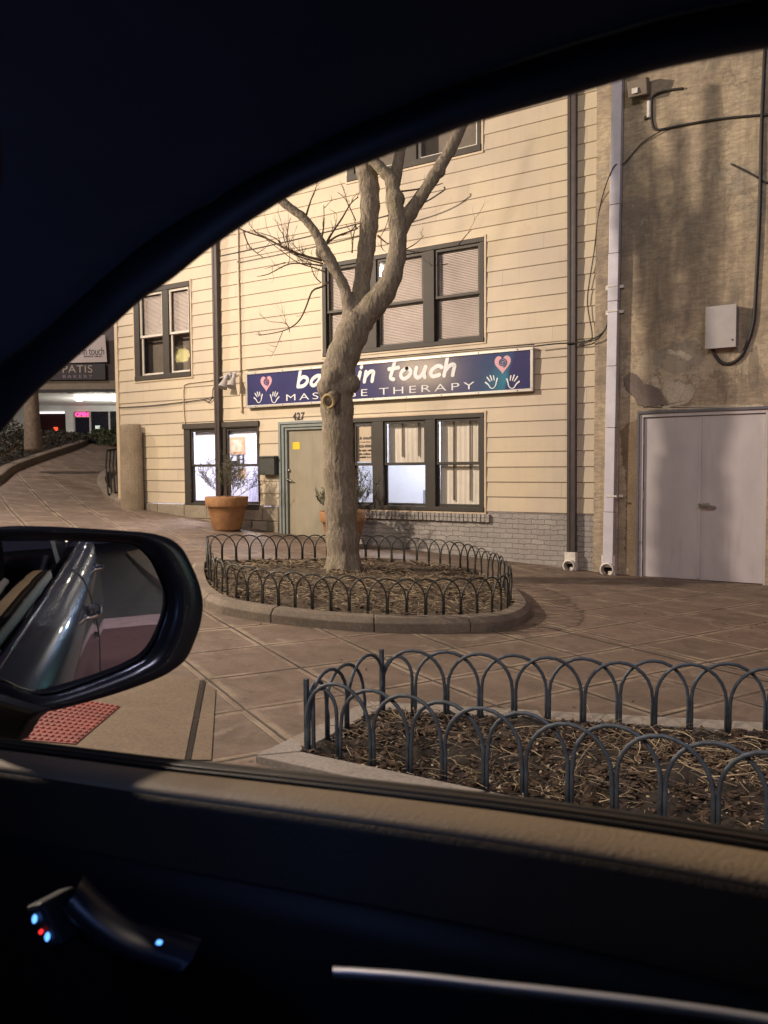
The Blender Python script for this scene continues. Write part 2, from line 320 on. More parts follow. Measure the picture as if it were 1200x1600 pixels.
MAT=dict(
 siding=m_siding(), wallc=m_concwall(), brick=m_brick('grey_painted_brick',(.36,.33,.30),(.23,.205,.18)), pave=m_pave(),
 kerb=m_conc('kerb_stone',(.26,.205,.155),(.14,.11,.085),2.5,.01), kerbpale=m_conc('pale_kerb',(.36,.32,.28),(.25,.21,.18),3,.005), stone=m_conc('block_stone',(.36,.31,.23),(.24,.20,.15),3.5,.02),
 pier=m_conc('rough_pier',(.36,.28,.20),(.20,.155,.10),2,.02), ramp=m_conc('trowelled_concrete',(.24,.172,.112),(.14,.10,.065),1.3,.004), asphalt=m_conc('asphalt',(.07,.066,.066),(.035,.033,.034),3,.012,.7),
 bark=m_bark(), trim=plain('dark_bronze_trim',(.034,.027,.020),.62,.0,.2,5), trimlite=plain('bronze_cap',(.050,.041,.032),.6,.0,.2,5), cream=plain('cream_trim',(.55,.44,.31),.5,0,.1,5),
 sashw=plain('white_sash',(.62,.57,.50),.4,0,.08,8), door=m_doorpaint('sage_door_paint',(.33,.29,.215),(.25,.225,.17)), doorframe=plain('slate_frame_paint',(.21,.235,.225),.42,0,.15,6),
 gdoor=m_doorpaint('grey_door_paint',(.50,.46,.465),(.40,.375,.385)), blue=plain('navy_panel',(.050,.050,.135),.16,0,.12,2), white=plain('white_vinyl',(.70,.70,.72),.4,0,.04,9), silver=plain('sign_edge',(.55,.52,.48),.35,.5,.1,9),
 pink=plain('pink_vinyl',(.60,.30,.36),.4,0,.05,9), spout_b=plain('brown_downspout',(.050,.036,.034),.5,0,.25,8), spout_w=plain('white_downspout',(.55,.53,.58),.45,0,.10,5), pvc=plain('white_pvc',(.62,.58,.52),.5,0,.2,14),
 black=plain('matt_black',(.012,.012,.012),.6,0,.2,10), cable=plain('black_cable',(.018,.015,.014),.55,0,.2,10), mailbox=plain('mailbox_grey',(.05,.052,.045),.5,0,.15,10), metal=plain('worn_metal',(.5,.48,.45),.3,1,.1,20),
 gbox=plain('grey_box',(.38,.355,.35),.5,0,.06,12), iron=m_paint(), terra=m_terra(), soil=m_conc('dark_soil',(.050,.034,.024),(.016,.011,.008),9,.03,.95), mulch=m_conc('brown_mulch',(.16,.115,.07),(.05,.035,.022),12,.03,.95),
 straw=plain('dry_straw',(.40,.31,.20),.7,0,.4,30), leaf=plain('dead_leaf',(.065,.037,.02),.8,0,.5,30), twig=plain('thin_twig',(.115,.075,.050),.85,0,.3,30), sprig=plain('grey_green_leaf',(.10,.11,.055),.7,0,.35,30),
 glass=glass('window_glass'), yellow=plain('yellow_sticker',(.75,.52,.02),.5,0,.05,10), poster=plain('cream_paper',(.72,.58,.42),.6,0,.05,5), ink=plain('ink',(.03,.02,.03),.5,0,.1,10),
 room=plain('room_wall',(.72,.72,.78),.8,0,.04,2), blind=m_blind('blind_slats',(.88,.78,.72),(.72,.63,.57)), sheer=m_blind('tan_curtain',(.85,.78,.66),(.72,.64,.52)),
 red=None)
m,t,b=newmat('tactile_red'); c=coord(t); n=noi(t,c,5,6,.6); L(t,ramp(t,n,[(.3,(.16,.030,.024)),(.7,(.27,.055,.040))]),b.inputs['Base Color']); b.inputs['Roughness'].default_value=.6; MAT['red']=m
MAT['paintred']=m_conc('red_road_coating',(.15,.07,.066),(.10,.05,.047),4,.006); MAT['paintpale']=m_conc('pale_road_line',(.48,.34,.33),(.34,.24,.23),4,.004)

# ================================================================ SETTING: ground
def struct(o): o['kind']='structure'; return o
# land sheet to the horizon
xs=[-60,-40,-30]+[-27+i*1.0 for i in range(30)]+[6,14,30,60]
mb=MB(); mb.rows([[V3((x,y,g(x)-.14)) for x in xs] for y in (-60,-20,-6,0,2.3,60)]); struct(mb.build('road',MAT['asphalt']))
mb=MB(); xs2=[-60,-40,-30]+[-27+i*.5 for i in range(58)]+[4,8,14,30]
ys=[2.35,3,4,5,6,7,8,9,10,11,12,14,18,24,60]
rows=[[V3((x,2.35,g(x)-.2)) for x in xs2]]+[[V3((x,y,g(x))) for x in xs2] for y in ys]
mb.rows(rows); struct(mb.build('pavement',MAT['pave']))
mb=MB(); mb.rows([[V3((x,y,g(x)+h)) for x in xs2] for y,h in ((2.18,-.2),(2.18,-.005),(2.20,.006),(2.36,.008),(2.36,-.05))]); struct(mb.build('street_kerb',MAT['kerb'],bevel=.01))
# smooth ramp slab left of the wide joint
def patch(pts,h,name,mat,n=10):
    # pts: quad a,b,c,d ; grid follows ground
    a,b_,c_,d_=[V3((*p,0)) for p in pts]; rows=[]
    for i in range(n+1):
        r=[]
        for j in range(n+1):
            p=(a.lerp(b_,j/n)).lerp(d_.lerp(c_,j/n),i/n); r.append(V3((p.x,p.y,g(p.x)+h)))
        rows.append(r)
    return MB().rows(rows).build(name,mat)
def gxy(px,py): p=Gp(px,py); return (p.x,p.y)
struct(patch([gxy(288,1190),gxy(313,1064),gxy(150,1040),gxy(-120,1180)],.006,'ramp_slab',MAT['ramp']))
struct(patch([gxy(298,1190),gxy(321,1066),gxy(315,1066),gxy(290,1190)],.011,'dirt_joint',MAT['soil']))
struct(patch([gxy(330,1190),gxy(337,1078),gxy(322,1070),gxy(299,1190)],.0075,'joint_margin',MAT['ramp']))
# red tactile ramp paving with domes
tp=[gxy(-60,1152),gxy(118,1166),gxy(188,1106),gxy(60,1085)]
tact=thing('tactile_paving','red tactile paving with raised domes set in the pavement below the car mirror','tactile paving',(tp[0][0],tp[0][1],g(tp[0][0])))
def toloc(o,parent):
    o.parent=parent; o.matrix_parent_inverse=Matrix.Translation(-V3(parent.location)) if parent.rotation_euler.z==0 else parent.matrix_world.inverted()
    return o
plate=patch(tp,.012,'slab',MAT['red'],14); toloc(plate,tact)
mb=MB(); a,b_,c_,d_=[V3((*p,0)) for p in tp]
for i in range(13):
    for j in range(17):
        p=a.lerp(b_,(j+.5)/17).lerp(d_.lerp(c_,(j+.5)/17),(i+.5)/13); p.z=g(p.x)+.012
        mb.rows([[p+V3((math.cos(q*PI/3)*r,math.sin(q*PI/3)*r,z)) for q in range(6)] for r,z in((.014,-.002),(.011,.006),(.004,.008))],close=True,caps=True)
toloc(mb.build('domes',MAT['red']),tact)
# red crossing beside and behind the car (seen in the mirror)
def strip(x0,x1,y0,y1,h,name,mat):
    n=8; return struct(MB().rows([[V3((x0+(x1-x0)*i/n,y,g(x0+(x1-x0)*i/n)+h)) for i in range(n+1)] for y in(y0,y1)]).build(name,mat))
strip(-4.6,5.6,-4,2.17,-.136,'red_crossing',MAT['paintred']); strip(5.62,6.5,-4,2.17,-.135,'crossing_line',MAT['paintpale'])

# ================================================================ cream building
D0=D
cb=thing('cream_building','cream lap sided building with dark bronze windows and grey brick base','building',(-8.85,D,g(-8.85)))
def P(mb,name,mat,parent=cb,**k):
    o=mb.build(name,mat,None,**k); 
    root=parent
    while root.parent: root=root.parent
    o.parent=parent
    if parent is root: o.matrix_parent_inverse=Matrix.Translation(-V3(root.location))
    return o
XL,XR=-14.06,-3.635; ZB=.885; CH=.235; ZT=ZB+CH*32
LW=(-7.99,-5.41,.875,2.455)     # lower triple
UW=(-8.56,-5.41,3.575,5.20)     # upper triple
LL=(-12.07,-10.09,.80,2.49)     # lower left
LU=(-13.47,-11.83,3.45,5.34)    # upper left pair
TW=(-8.0,-5.46,6.53,8.1)        # third storey
DR=(-9.61,-8.10,.25,2.46)       # door
OP=[LW,UW,LL,LU,TW,DR]
mb=MB()
zs=set()
for k in range(33): zs.add(round(ZB+k*CH,4))
for o in OP:
    for z in o[2:]:
        if ZB<z<ZT: zs.add(round(z,4))
zs=sorted(zs)
def yy(z):
    f=((z-ZB)/CH)%1.0
    return f
for a,b_ in zip(zs,zs[1:]):
    mid=(a+b_)/2; k=math.floor((mid-ZB)/CH); zb=ZB+k*CH
    ya=D-.016+.015*((a-zb)/CH); yb=D-.016+.015*((b_-zb)/CH)
    iv=[(XL,XR)]
    for o in OP:
        if o[2]<mid<o[3]:
            nv=[]
            for p,q in iv:
                if o[0]>p: nv.append((p,min(q,o[0])))
                if o[1]<q: nv.append((max(p,o[1]),q))
            iv=[(p,q) for p,q in nv if q-p>1e-4]
    for p,q in iv:
        mb.quad((p,ya,a),(q,ya,a),(q,yb,b_),(p,yb,b_))
        if abs(a-zb)<1e-3: mb.quad((p,ya,a),(q,ya,a),(q,D+.002,a-.001),(p,D+.002,a-.001))
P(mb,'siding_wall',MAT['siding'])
# body of the building (sides, back, roof) behind the siding
mb=MB(); mb.box(XL+.001,XL+.15,D+.02,D+9,0.3,ZT); mb.box(XL+.15,XR,D+8.8,D+9,.3,ZT); P(mb,'side_wall',MAT['siding'])
P(MB().box(XL-.25,XR-.002,D-.25,D+9.2,ZT+.01,ZT+.25),'roof',MAT['trim'])
P(MB().box(XL-.035,XL+.055,D-.03,D+.02,.85,ZT),'corner_board',MAT['cream'],bevel=.004)
# floors/ceilings, inner rooms
P(MB().box(XL+.2,XR-.05,D+.1,D+8.7,3.02,3.2),'floor_slab',MAT['room'])
mb=MB(); mb.box(-13.2,-4.9,D+2.6,D+2.7,.2,3.0); mb.box(-13.3,-13.2,D+.1,D+2.6,.2,3.0); mb.box(-9.9,-9.8,D+.1,D+2.6,.2,3.0); mb.box(-4.9,-4.8,D+.1,D+2.6,.2,3.0); mb.box(-13.2,-4.9,D+.1,D+2.6,.15,.2)
P(mb,'room_wall',MAT['room'])
mb=MB(); mb.box(-8.6,-5.3,D+.3,D+.35,3.3,8.4); mb.box(-13.9,-11.3,D+.3,D+.35,3.3,6); P(mb,'upper_pane_backing',plain('pane_grey',(.22,.185,.15),.8))  # close backing; its tone stands in for grey reflection in the panes
for (x,wt,col) in((-11.6,270,(.90,.88,1)),(-7.0,280,(.84,.90,1))):
    lamp('room_light',(x,D+1.3,2.75),wt,col,.25)
    P(MB().lathe([(0.001,2.93),(.2,2.93),(.2,2.99),(.001,2.99)],(x,D+1.3,0),24),'ceiling_lamp',emit('lamp_disc',(.95,.95,1),3))
# things in the rooms (parts of the building's interior)
def frame_pic(x0,x1,z0,z1,col,fr,parent=cb):
    y=D+2.58
    f=P(MB().box(x0-.06,x1+.06,y-.04,y,z0-.06,z1+.06),'picture_frame',fr,parent); 
    P(MB().box(x0,x1,y-.045,y-.041,z0,z1),'picture',col,f)
gold=plain('tan_frame',(.50,.30,.14),.5); matA=plain('print_tan',(.62,.42,.26),.6,0,.5,6); pale=plain('pale_print',(.55,.62,.62),.6,0,.3,5)
def rpic(x0,x1,y0,y1,col,fr):
    a_,b2=Wp(x0,y0,D+2.58),Wp(x1,y1,D+2.58); frame_pic(a_.x+.05,b2.x-.05,b2.z+.05,a_.z-.05,col,fr)
rpic(305,323,690,709,pale,MAT['room']); rpic(361,383,684,709,matA,gold); rpic(374,383,733,747,matA,gold)
def rbox(x0,x1,y0,y1,dp,name,mat):
    a_,b2=Wp(x0,y0,D+2.5),Wp(x1,y1,D+2.5); return P(MB().box(a_.x,b2.x,D+2.5-dp,D+2.5,b2.z,a_.z),name,mat)
rbox(371,384,726,728,.15,'wall_shelf',MAT['trimlite']); rbox(372,375,711,726,.03,'shelf_bottle',MAT['trimlite']); rbox(380,382,711,726,.03,'shelf_bottle',MAT['trimlite']); rbox(372,382,717,719,.03,'shelf_rail',MAT['trimlite']); rbox(361,370,720,728,.1,'radio',MAT['black'])
a_=Wp(388,700,D+2.1).x
P(MB().rows([[V3((a_+i*.03,D+2.1+.04*math.sin(i*1.9),z)) for i in range(10)] for z in(.3,2.9)]),'inner_curtain',plain('lilac_cloth',(.50,.50,.66),.8),smooth=True)
P(MB().box(-7.6,-7.15,D+1.9,D+2.3,.25,1.15),'cabinet',plain('grey_cab',(.2,.21,.24),.5))
# --- windows
def window(ob,bays,smat,fmat=MAT['trim'],rail=None,fw=.07,inner=None,trimtop=True,sw=.045,innerset=None):
    x0,x1,z0,z1=ob; yf=D-.035; yb=D+.09
    mb=MB(); mb.box(x0,x1,yf,yb,z1-fw,z1); mb.box(x0,x1,yf-.012,yb,z0,z0+fw)
    edges=[x0]+[e for b in bays for e in b]+[x1]
    for i in range(0,len(edges),2):
        if edges[i+1]-edges[i]>.004: mb.box(edges[i],edges[i+1],yf+(.004 if i else 0),yb-.001,z0+fw,z1-fw)
    fr=P(mb,'window',fmat,bevel=.005)
    if rail is None: rail=(z0+z1)/2
    for i,(a,b_) in enumerate(bays):
        y0=D+.0; mb=MB(); za,zb_=z0+fw,z1-fw
        # upper sash forward, lower sash set back
        mb.box(a,b_,y0,y0+.03,zb_-sw,zb_); mb.box(a,a+sw,y0,y0+.03,rail,zb_-sw); mb.box(b_-sw,b_,y0,y0+.03,rail,zb_-sw); mb.box(a,b_,y0-.004,y0+.03,rail-.025,rail+.02)
        y2=y0+.034; mb.box(a,b_,y2,y2+.03,za,za+sw); mb.box(a,a+sw,y2,y2+.03,za+sw,rail-.02); mb.box(b_-sw,b_,y2,y2+.03,za+sw,rail-.02); mb.box(a,b_,y2,y2+.03,rail-.03,rail+.0)
        P(mb,'sash',smat,fr,bevel=.003)
        mp=MB(); mp.box(a+sw,b_-sw,y0+.012,y0+.016,rail+.01,zb_-sw); mp.box(a+sw,b_-sw,y2+.012,y2+.016,za+sw,rail-.02)
        P(mp,'pane',MAT['glass'],fr)
    return fr
def blinds(fr,a,b_,z0,z1,y,mat,pitch=.026):
    mb=MB(); n=int((z1-z0)/pitch)
    for k in range(n):
        z=z0+k*pitch; mb.quad((a,y-.010,z),(b_,y-.010,z),(b_,y+.010,z+pitch*.93),(a,y+.010,z+pitch*.93))
    P(mb,'blind',mat,fr)
ubays=[(-8.48,-7.66),(-7.42,-6.50),(-6.30,-5.48)]
fr=window(UW,ubays,MAT['trimlite'],rail=4.36)
for i,(a,b_) in enumerate(ubays): blinds(fr,a+.02,b_-.02,3.66,5.14,D+.085,MAT['blind'])
lbays=[(-7.90,-7.50),(-7.31,-6.47),(-6.30,-5.49)]
lbays=[(-7.92,-7.52),(-7.30,-6.47),(-6.29,-5.48)]
fr=window(LW,lbays,MAT['trim'],rail=1.66)
def curtain(fr,a,b_,z0,z1,y,bars=()):
    n=60; rows=[]
    for z in [z0+(z1-z0)*k/8 for k in range(9)]:
        rows.append([V3((a+(b_-a)*i/n,y+.004*math.sin(i*.9+.5*math.sin(z*3))+.002*math.sin(i*2.3+z*5),z)) for i in range(n+1)])
    P(MB().rows(rows),'curtain',MAT['sheer'],fr,smooth=True)
    if bars:
        mb=MB()
        for bx in bars: mb.box(bx-.012,bx+.012,y-.035,y-.02,z0+.1,z1)
        P(mb,'curtain_pole',plain('brown_band',(.20,.155,.12),.7),fr)
curtain(fr,-6.28,-5.49,.95,2.38,D+.14,(-6.02,-5.72)); curtain(fr,-7.29,-6.48,1.68,2.38,D+.14,(-7.0,-6.68))
# poster in the first lower sash
def textmesh(s,size,bold=0,shear=0,sx=1,extr=.0015,space=1,align='CENTER'):
    c=bpy.data.curves.new('t','FONT'); c.body=s; c.size=size; c.offset=bold; c.shear=shear; c.extrude=extr; c.align_x=align; c.space_character=space
    o=bpy.data.objects.new('t',c); scn.collection.objects.link(o); bpy.context.view_layer.update()
    me=bpy.data.meshes.new_from_object(o.evaluated_get(bpy.context.evaluated_depsgraph_get())); bpy.data.objects.remove(o)
    vs=[(v.co.x*sx,v.co.y,v.co.z) for v in me.vertices]; fs=[tuple(p.vertices) for p in me.polygons]; bpy.data.meshes.remove(me); return vs,fs
def put_text(mb,s,x,z,y,size,**k):     # text on a wall facing -y
    vs,fs=textmesh(s,size,**k); n=len(mb.v)
    mb.v+=[(x+v[0],y-v[2],z+v[1]) for v in vs]; mb.f+=[tuple(n+i for i in f) for f in fs]; return mb
po=P(MB().box(-7.99,-7.53,D+.055,D+.058,1.70,2.34),'poster',MAT['poster'],fr)
tx=MB(); xo=-7.72
put_text(tx,'in touch',xo,2.09,D+.053,.075,shear=.3,bold=.002); put_text(tx,'massage therapy',xo,2.035,D+.053,.032); put_text(tx,'626-0006',xo,1.95,D+.053,.066,bold=.002); put_text(tx,'by appt. only',xo,1.885,D+.053,.05,bold=.002)
put_text(tx,'gift certificates',xo,1.82,D+.053,.045,bold=.002); put_text(tx,'available here',xo,1.765,D+.053,.045,bold=.002)
P(tx,'poster_print',MAT['ink'],fr)
lb=[(-11.93,-11.19),(-10.90,-10.13)]
lb=[(-11.90,-11.17),(-10.93,-10.12)]
fr=window(LL,lb,MAT['trim'],rail=1.665,fw=.11)
P(MB().box(LL[0]-.02,LL[1]+.01,D-.055,D-.018,LL[3]-.09,LL[3]+.012),'window_head',MAT['trimlite'],fr,bevel=.004)
P(MB().box(-11.88,-10.14,D+.1,D+.13,2.26,2.38),'roller_blind',MAT['room'],fr)
lub=[(-13.31,-12.62),(-12.44,-11.86)]
fr=window(LU,lub,MAT['sashw'],rail=4.36,fw=.10)
for a,b_ in lub: blinds(fr,a+.02,b_-.02,4.38,5.2,D+.085,MAT['blind'])
fr=window(TW,[(-7.85,-6.86),(-6.62,-5.53)],MAT['sashw'],rail=7.4,fw=.10)
# cream casing lines round the windows
for o in (UW,LW,LU,TW):
    mb=MB(); e=.035; mb.box(o[0]-e,o[0]-.002,D-.028,D+.01,o[2]-e,o[3]+e); mb.box(o[1]+.002,o[1]+e,D-.028,D+.01,o[2]-e,o[3]+e); mb.box(o[0]-.002,o[1]+.002,D-.028,D+.01,o[3]+.002,o[3]+e); mb.box(o[0]-.002,o[1]+.002,D-.028,D+.01,o[2]-e,o[2]-.002)
    P(mb,'window_casing',MAT['cream'],bevel=.004)
# --- door
zd0=.325; 
mb=MB(); fx0,fx1=DR[0]+.01,DR[1]; zt=2.455
for k,(w_,yo) in enumerate(((.05,-.045),(.06,-.02),(.05,.01))):
    off=sum((.05,.06,.05)[:k]); mb.box(fx0+off,fx0+off+w_,D+yo,D+.14,.2,zt-off); mb.box(fx1-off-w_,fx1-off,D+yo,D+.14,.2,zt-off); mb.box(fx0+off,fx1-off,D+yo-.001,D+.139,zt-off-w_*.9,zt-off+.001)
fo=P(mb,'door_frame',MAT['doorframe'],bevel=.004)
dr=P(MB().box(-9.44,-8.26,D+.06,D+.11,zd0,2.30),'door',MAT['door'],bevel=.004,label='sage green front door with a yellow sticker')
P(MB().box(-9.6,-8.1,D-.08,D+.14,.2,zd0-.005),'threshold',MAT['kerb'])
s0=Wp(457,691,D+.05); s1=Wp(468,702,D+.05); P(MB().box(s0.x,s1.x,D+.056,D+.0595,s1.z,s0.z),'sticker',MAT['yellow'],dr)
h=Wp(452,750,D+.05); mb=MB(); mb.tube([(h.x,D+.06,h.z),(h.x,D+.0,h.z)],[.03,.028],16); mb.tube([(h.x,D+.005,h.z),(h.x+.06,D-.005,h.z-.005),(h.x+.11,D+.01,h.z-.02)],.011,10); P(mb,'handle',MAT['metal'],dr,smooth=True)
h=Wp(452,735,D+.05); P(MB().tube([(h.x,D+.06,h.z),(h.x,D+.02,h.z)],[.028,.022],16),'deadbolt',MAT['metal'],dr,smooth=True)
# house number
p=Wp(467,656); P(put_text(MB(),'427',p.x,p.z,D-.018,.19,bold=.004,extr=.003,shear=.1,sx=.85,space=1.12),'house_number',MAT['ink'])
# --- base
mb=MB(); mb.box(-8.10,XR,D-.002,D+.12,-.3,.882); P(mb,'brick_base',MAT['brick'])
mb=MB(); x=-8.02
while x<-5.35:
    w_=.066+rnd.uniform(-.003,.003); dz=rnd.uniform(-.004,.004); mb.box(x,x+w_,D-.06+rnd.uniform(-.006,.006),D-.003,.715+dz,.845+dz); x+=w_+.010
P(mb,'brick_sill',MAT['brick'],bevel=.006); P(MB().box(-8.06,-5.36,D-.045,D-.004,.72,.838),'mortar_bed',MAT['kerb'])
mb=MB(); 
x=-13.45
while x<-9.75:
    w_=min(rnd.uniform(.45,.8),-9.62-x); mb.box(x+.006,x+w_-.006,D-.05+rnd.uniform(-.01,.01),D+.1,.60,.872); x+=w_
x=-13.45
while x<-9.75:
    w_=min(rnd.uniform(.4,.7),-9.62-x); mb.box(x+.006,x+w_-.006,D-.045+rnd.uniform(-.01,.01),D+.1,.1,.588); x+=w_
P(mb,'stone_base',MAT['stone'],bevel=.014); P(MB().box(-14.0,-9.62,D-.03,D+.09,0,.865),'stone_backing',MAT['kerb'])
# --- downspouts
def spout(px,py0,py1,w_,mat,par,y0=.09,label=None,xf=None):
    a,b_=Wp(px[0],py0,D-.06),Wp(px[1],py1,D-.06); mb=MB(); rows=[]
    for z,x in((b_.z,b_.x),(a.z+1.5,a.x)):
        rows.append([V3((x+i*w_/2,D-.02-j*y0,z)) for i,j in((-1,0),(-1,1),(-.33,1),(-.25,.88),(.25,.88),(.33,1),(1,1),(1,0))])
    mb.rows(rows,close=True,caps=True); return P(mb,'downspout',mat,par,label=label,bevel=.003)
spout((337.5,343.5),440,775,.125,MAT['spout_b'],cb,label='brown downspout by the left windows')
spout((894,893.5),157,868,.125,MAT['spout_b'],cb,label='brown downspout at the right end of the siding')
def elbow(px,py,par,name='drain_outlet',s=.105):
    c=Wp(px,py,D-.16); mb=MB(); x,z=c.x,c.z
    seg=20; r=s*.68
    ring=lambda rad,y:[V3((x+rad*math.cos(2*PI*k/seg),y,z+rad*math.sin(2*PI*k/seg))) for k in range(seg)]
    mb.rows([ring(r+.022,D-.02),ring(r+.022,D-.2),ring(r+.004,D-.21),ring(r,D-.2),ring(r,D-.05)],close=True)
    mb.box(x-s*.8,x+s*.8,D-.14,D-.021,z+.03,z+.2); mb.box(x+s*.1,x+s*.95,D-.17,D-.021,z-s*.93,z-s*.2)
    o=P(mb,name,MAT['pvc'],par,bevel=.003); P(MB().rows([ring(r,D-.05),ring(.001,D-.05)],close=True),'drain_mouth',MAT['soil'],o); return o
elbow(889.5,884,cb)

# ================================================================ concrete building
gb=thing('concrete_building','stained tan concrete building with peeling plaster and grey double doors','building',(-.6,D,0))
GD=(-2.985,-1.315,-.1,2.335)
mb=MB(); X0,X1=XR+.003,4.0
mb.box(X0,GD[0],D-.01,D+.3,-.3,9.5); mb.box(GD[1],X1,D-.01,D+.3,-.3,9.5); mb.box(GD[0],GD[1],D-.0102,D+.3,GD[3],9.5)
P(mb,'wall',MAT['wallc'],gb)
P(MB().box(X0,-3.27,D-.045,D-.011,-.3,9.4),'pilaster',MAT['wallc'],gb,bevel=.01)
mb=MB(); mb.box(X0,X0+.2,D+.31,D+12,-.3,9.5); mb.box(X1-.2,X1,D+.31,D+12,-.3,9.5); P(mb,'side_wall',MAT['wallc'],gb); P(MB().box(X0,X1,D,D+12,9.51,9.8),'roof',MAT['trim'],gb)
def flake(pxs,name,mat,th=.003,amp=.022):
    ps=[Wp(860+x/3.53,540+y/3.53,D-.012) for x,y in pxs]; out=[]; n=len(ps)
    for i in range(n):
        a_,b2=ps[i],ps[(i+1)%n]; m_=max(2,int((b2-a_).length/.018))
        for k in range(m_):
            p=a_.lerp(b2,k/m_); d_=amp*(noise.noise((p.x*9,p.z*9,1))+.7*noise.noise((p.x*28,p.z*28,4))+.5*noise.noise((p.x*70,p.z*70,4))); t2=(b2-a_).normalized(); out.append(V3((p.x-t2.z*d_,D-.0105,p.z+t2.x*d_)))
    return P(MB().ext(out,(0,-th,0)),name,mat,gb)
flk=m_conc('bare_render',(.24,.19,.165),(.165,.13,.11),6,.006); chk=m_conc('chalky_render',(.62,.55,.43),(.42,.36,.27),5,.006); edg=m_conc('flake_edge',(.10,.075,.06),(.07,.05,.04),6,.004); brn=m_conc('brown_render',(.26,.19,.12),(.17,.12,.075),4,.012)
A=[(402,180),(440,143),(470,152),(500,195),(515,213),(550,213),(600,242),(628,290),(655,326),(600,330),(520,338),(480,325),(465,290),(420,240)]
flake([(x-3,y+2) for x,y in A],'flake_rim',edg,.003); flake(A,'bare_patch',flk,.0055)
flake([(600,330),(655,326),(630,285),(618,245),(640,192),(690,198),(770,218),(800,240),(782,290),(735,322),(690,335),(640,345)],'chalk_patch',chk,.004,.03)
flake([(556,168),(592,172),(606,235),(562,226)],'chalk_patch',chk,.004,.02)
flake([(500,338),(600,334),(720,335),(900,328),(1020,322),(1180,330),(1180,345),(900,352),(700,352),(560,350)],'chalk_patch',chk,.0035,.015)
flake([(640,20),(720,30),(790,60),(760,75),(690,52),(630,50)],'chalk_patch',chk,.004,.03)
flake([(388,540),(385,480),(415,440),(482,402),(484,1265),(424,1268),(412,1000),(420,720),(402,652)],'brown_patch',brn,.004,.03)
fr_=P(MB().box(GD[0],GD[0]+.05,D+.01,D+.12,-.1,2.30).box(GD[1]-.03,GD[1],D+.01,D+.12,-.1,2.30).box(GD[0],GD[1],D+.009,D+.12,2.285,2.335),'door_frame',MAT['gdoor'],gb,bevel=.004)
xm=-2.165
d1=P(MB().box(GD[0]+.055,xm-.004,D+.05,D+.1,.0,2.28),'door',MAT['gdoor'],gb,bevel=.003,label='left leaf of the grey double door')
d2=P(MB().box(xm+.004,GD[1]-.034,D+.045,D+.1,.0,2.28),'door',MAT['gdoor'],gb,bevel=.003,label='right leaf of the grey double door with the handle')
P(MB().box(GD[0],GD[1],D-.03,D+.12,-.1,-.012),'threshold',MAT['kerb'],gb)
P(MB().box(GD[0]-.03,GD[0]-.002,D-.022,D+.02,-.1,2.36).box(GD[0]-.03,GD[1]+.03,D-.0225,D+.02,2.337,2.372),'frame_trim',plain('slate_edge',(.10,.10,.12),.5),gb)
P(MB().box(xm-.02,xm+.014,D+.033,D+.044,.02,2.27),'astragal',MAT['gdoor'],d2,bevel=.002)
h=Wp(1103,790,D); mb=MB(); mb.box(h.x-.10,h.x+.03,D+.022,D+.046,h.z-.03,h.z+.035); mb.tube([(h.x-.09,D+.03,h.z+.02),(h.x-.085,D-.03,h.z+.01),(h.x-.04,D-.05,h.z-.005),(h.x+.07,D-.05,h.z-.01),(h.x+.11,D-.02,h.z-.015),(h.x+.11,D+.045,h.z-.02)],.015,10); P(mb,'handle',MAT['metal'],d2,smooth=False,bevel=.004)
for z in(1.95,1.18,.3): P(MB().tube([(GD[0]+.053,D+.035,z-.055),(GD[0]+.053,D+.035,z+.055)],.011,10),'hinge',MAT['gdoor'],d1)
a,b_=Wp(965.5,131,D-.1),Wp(951,885,D-.1)
mb=MB(); w_=.145; rows=[]; dxz=(a.x-b_.x)/(a.z-b_.z)
spw=[]
segz=[b_.z-.0,.93,2.15,3.03,3.95,4.62,5.3,8.5]
for i in range(len(segz)-1):
    z0,z1=segz[i],segz[i+1]-.006; x0=b_.x+dxz*(z0-b_.z); x1=b_.x+dxz*(z1-b_.z); sh_=.003*(i%2)
    mb.rows([[V3((x+ii*(w_/2-sh_),D-.05-jj*(.11-sh_),z)) for ii,jj in((-1,0),(-1,1),(1,1),(1,0))] for z,x in((z0,x0),(z1,x1))],close=True,caps=True)
P(mb,'downspout',MAT['spout_w'],gb,bevel=.006,label='white square downspout')
for py in(775,448,487):
    c=Wp(957 if py>700 else 958,py,D-.1); mb=MB(); mb.box(c.x-.12,c.x-.072,D-.06,D-.045,c.z-.03,c.z+.03); mb.box(c.x+.078,c.x+.14,D-.06,D-.011,c.z-.02,c.z+.02); mb.box(c.x-.08,c.x+.08,D-.168,D-.161,c.z-.012,c.z+.012)
    P(mb,'pipe_strap',MAT['pvc'],gb)
elbow(949,890,gb,s=.12)

# ================================================================ things fixed to the walls
def sweep(pts,n=6):
    # Catmull-Rom
    pts=[V3(p) for p in pts]; out=[]
    for i in range(len(pts)-1):
        p0=pts[max(i-1,0)];p1=pts[i];p2=pts[i+1];p3=pts[min(i+2,len(pts)-1)]
        for k in range(n):
            t_=k/n; out.append(.5*((2*p1)+(p2-p0)*t_+(2*p0-5*p1+4*p2-p3)*t_**2+(3*p1-p0-3*p2+p3)*t_**3))
    out.append(pts[-1]); return out
def wire(pxs,r,name,label,cat='cable',off=.03,group=None,mat=None):
    pts=sweep([Wp(x,y,D-(o[0] if o else off)) for x,y,*o in pxs],6); o=MB().tube(pts,r,8).build(name,mat or MAT['cable'],smooth=True); return tagit(o,label,cat,group)
wire([(1200,-40),(1195,80),(1190,200),(1187,330),(1180,470),(1176,510),(1163,548),(1148,565),(1130,568),(1118,556),(1112,543)],.022,'cable','thick black cable running down the concrete wall and looping under the grey box','cable',.035)
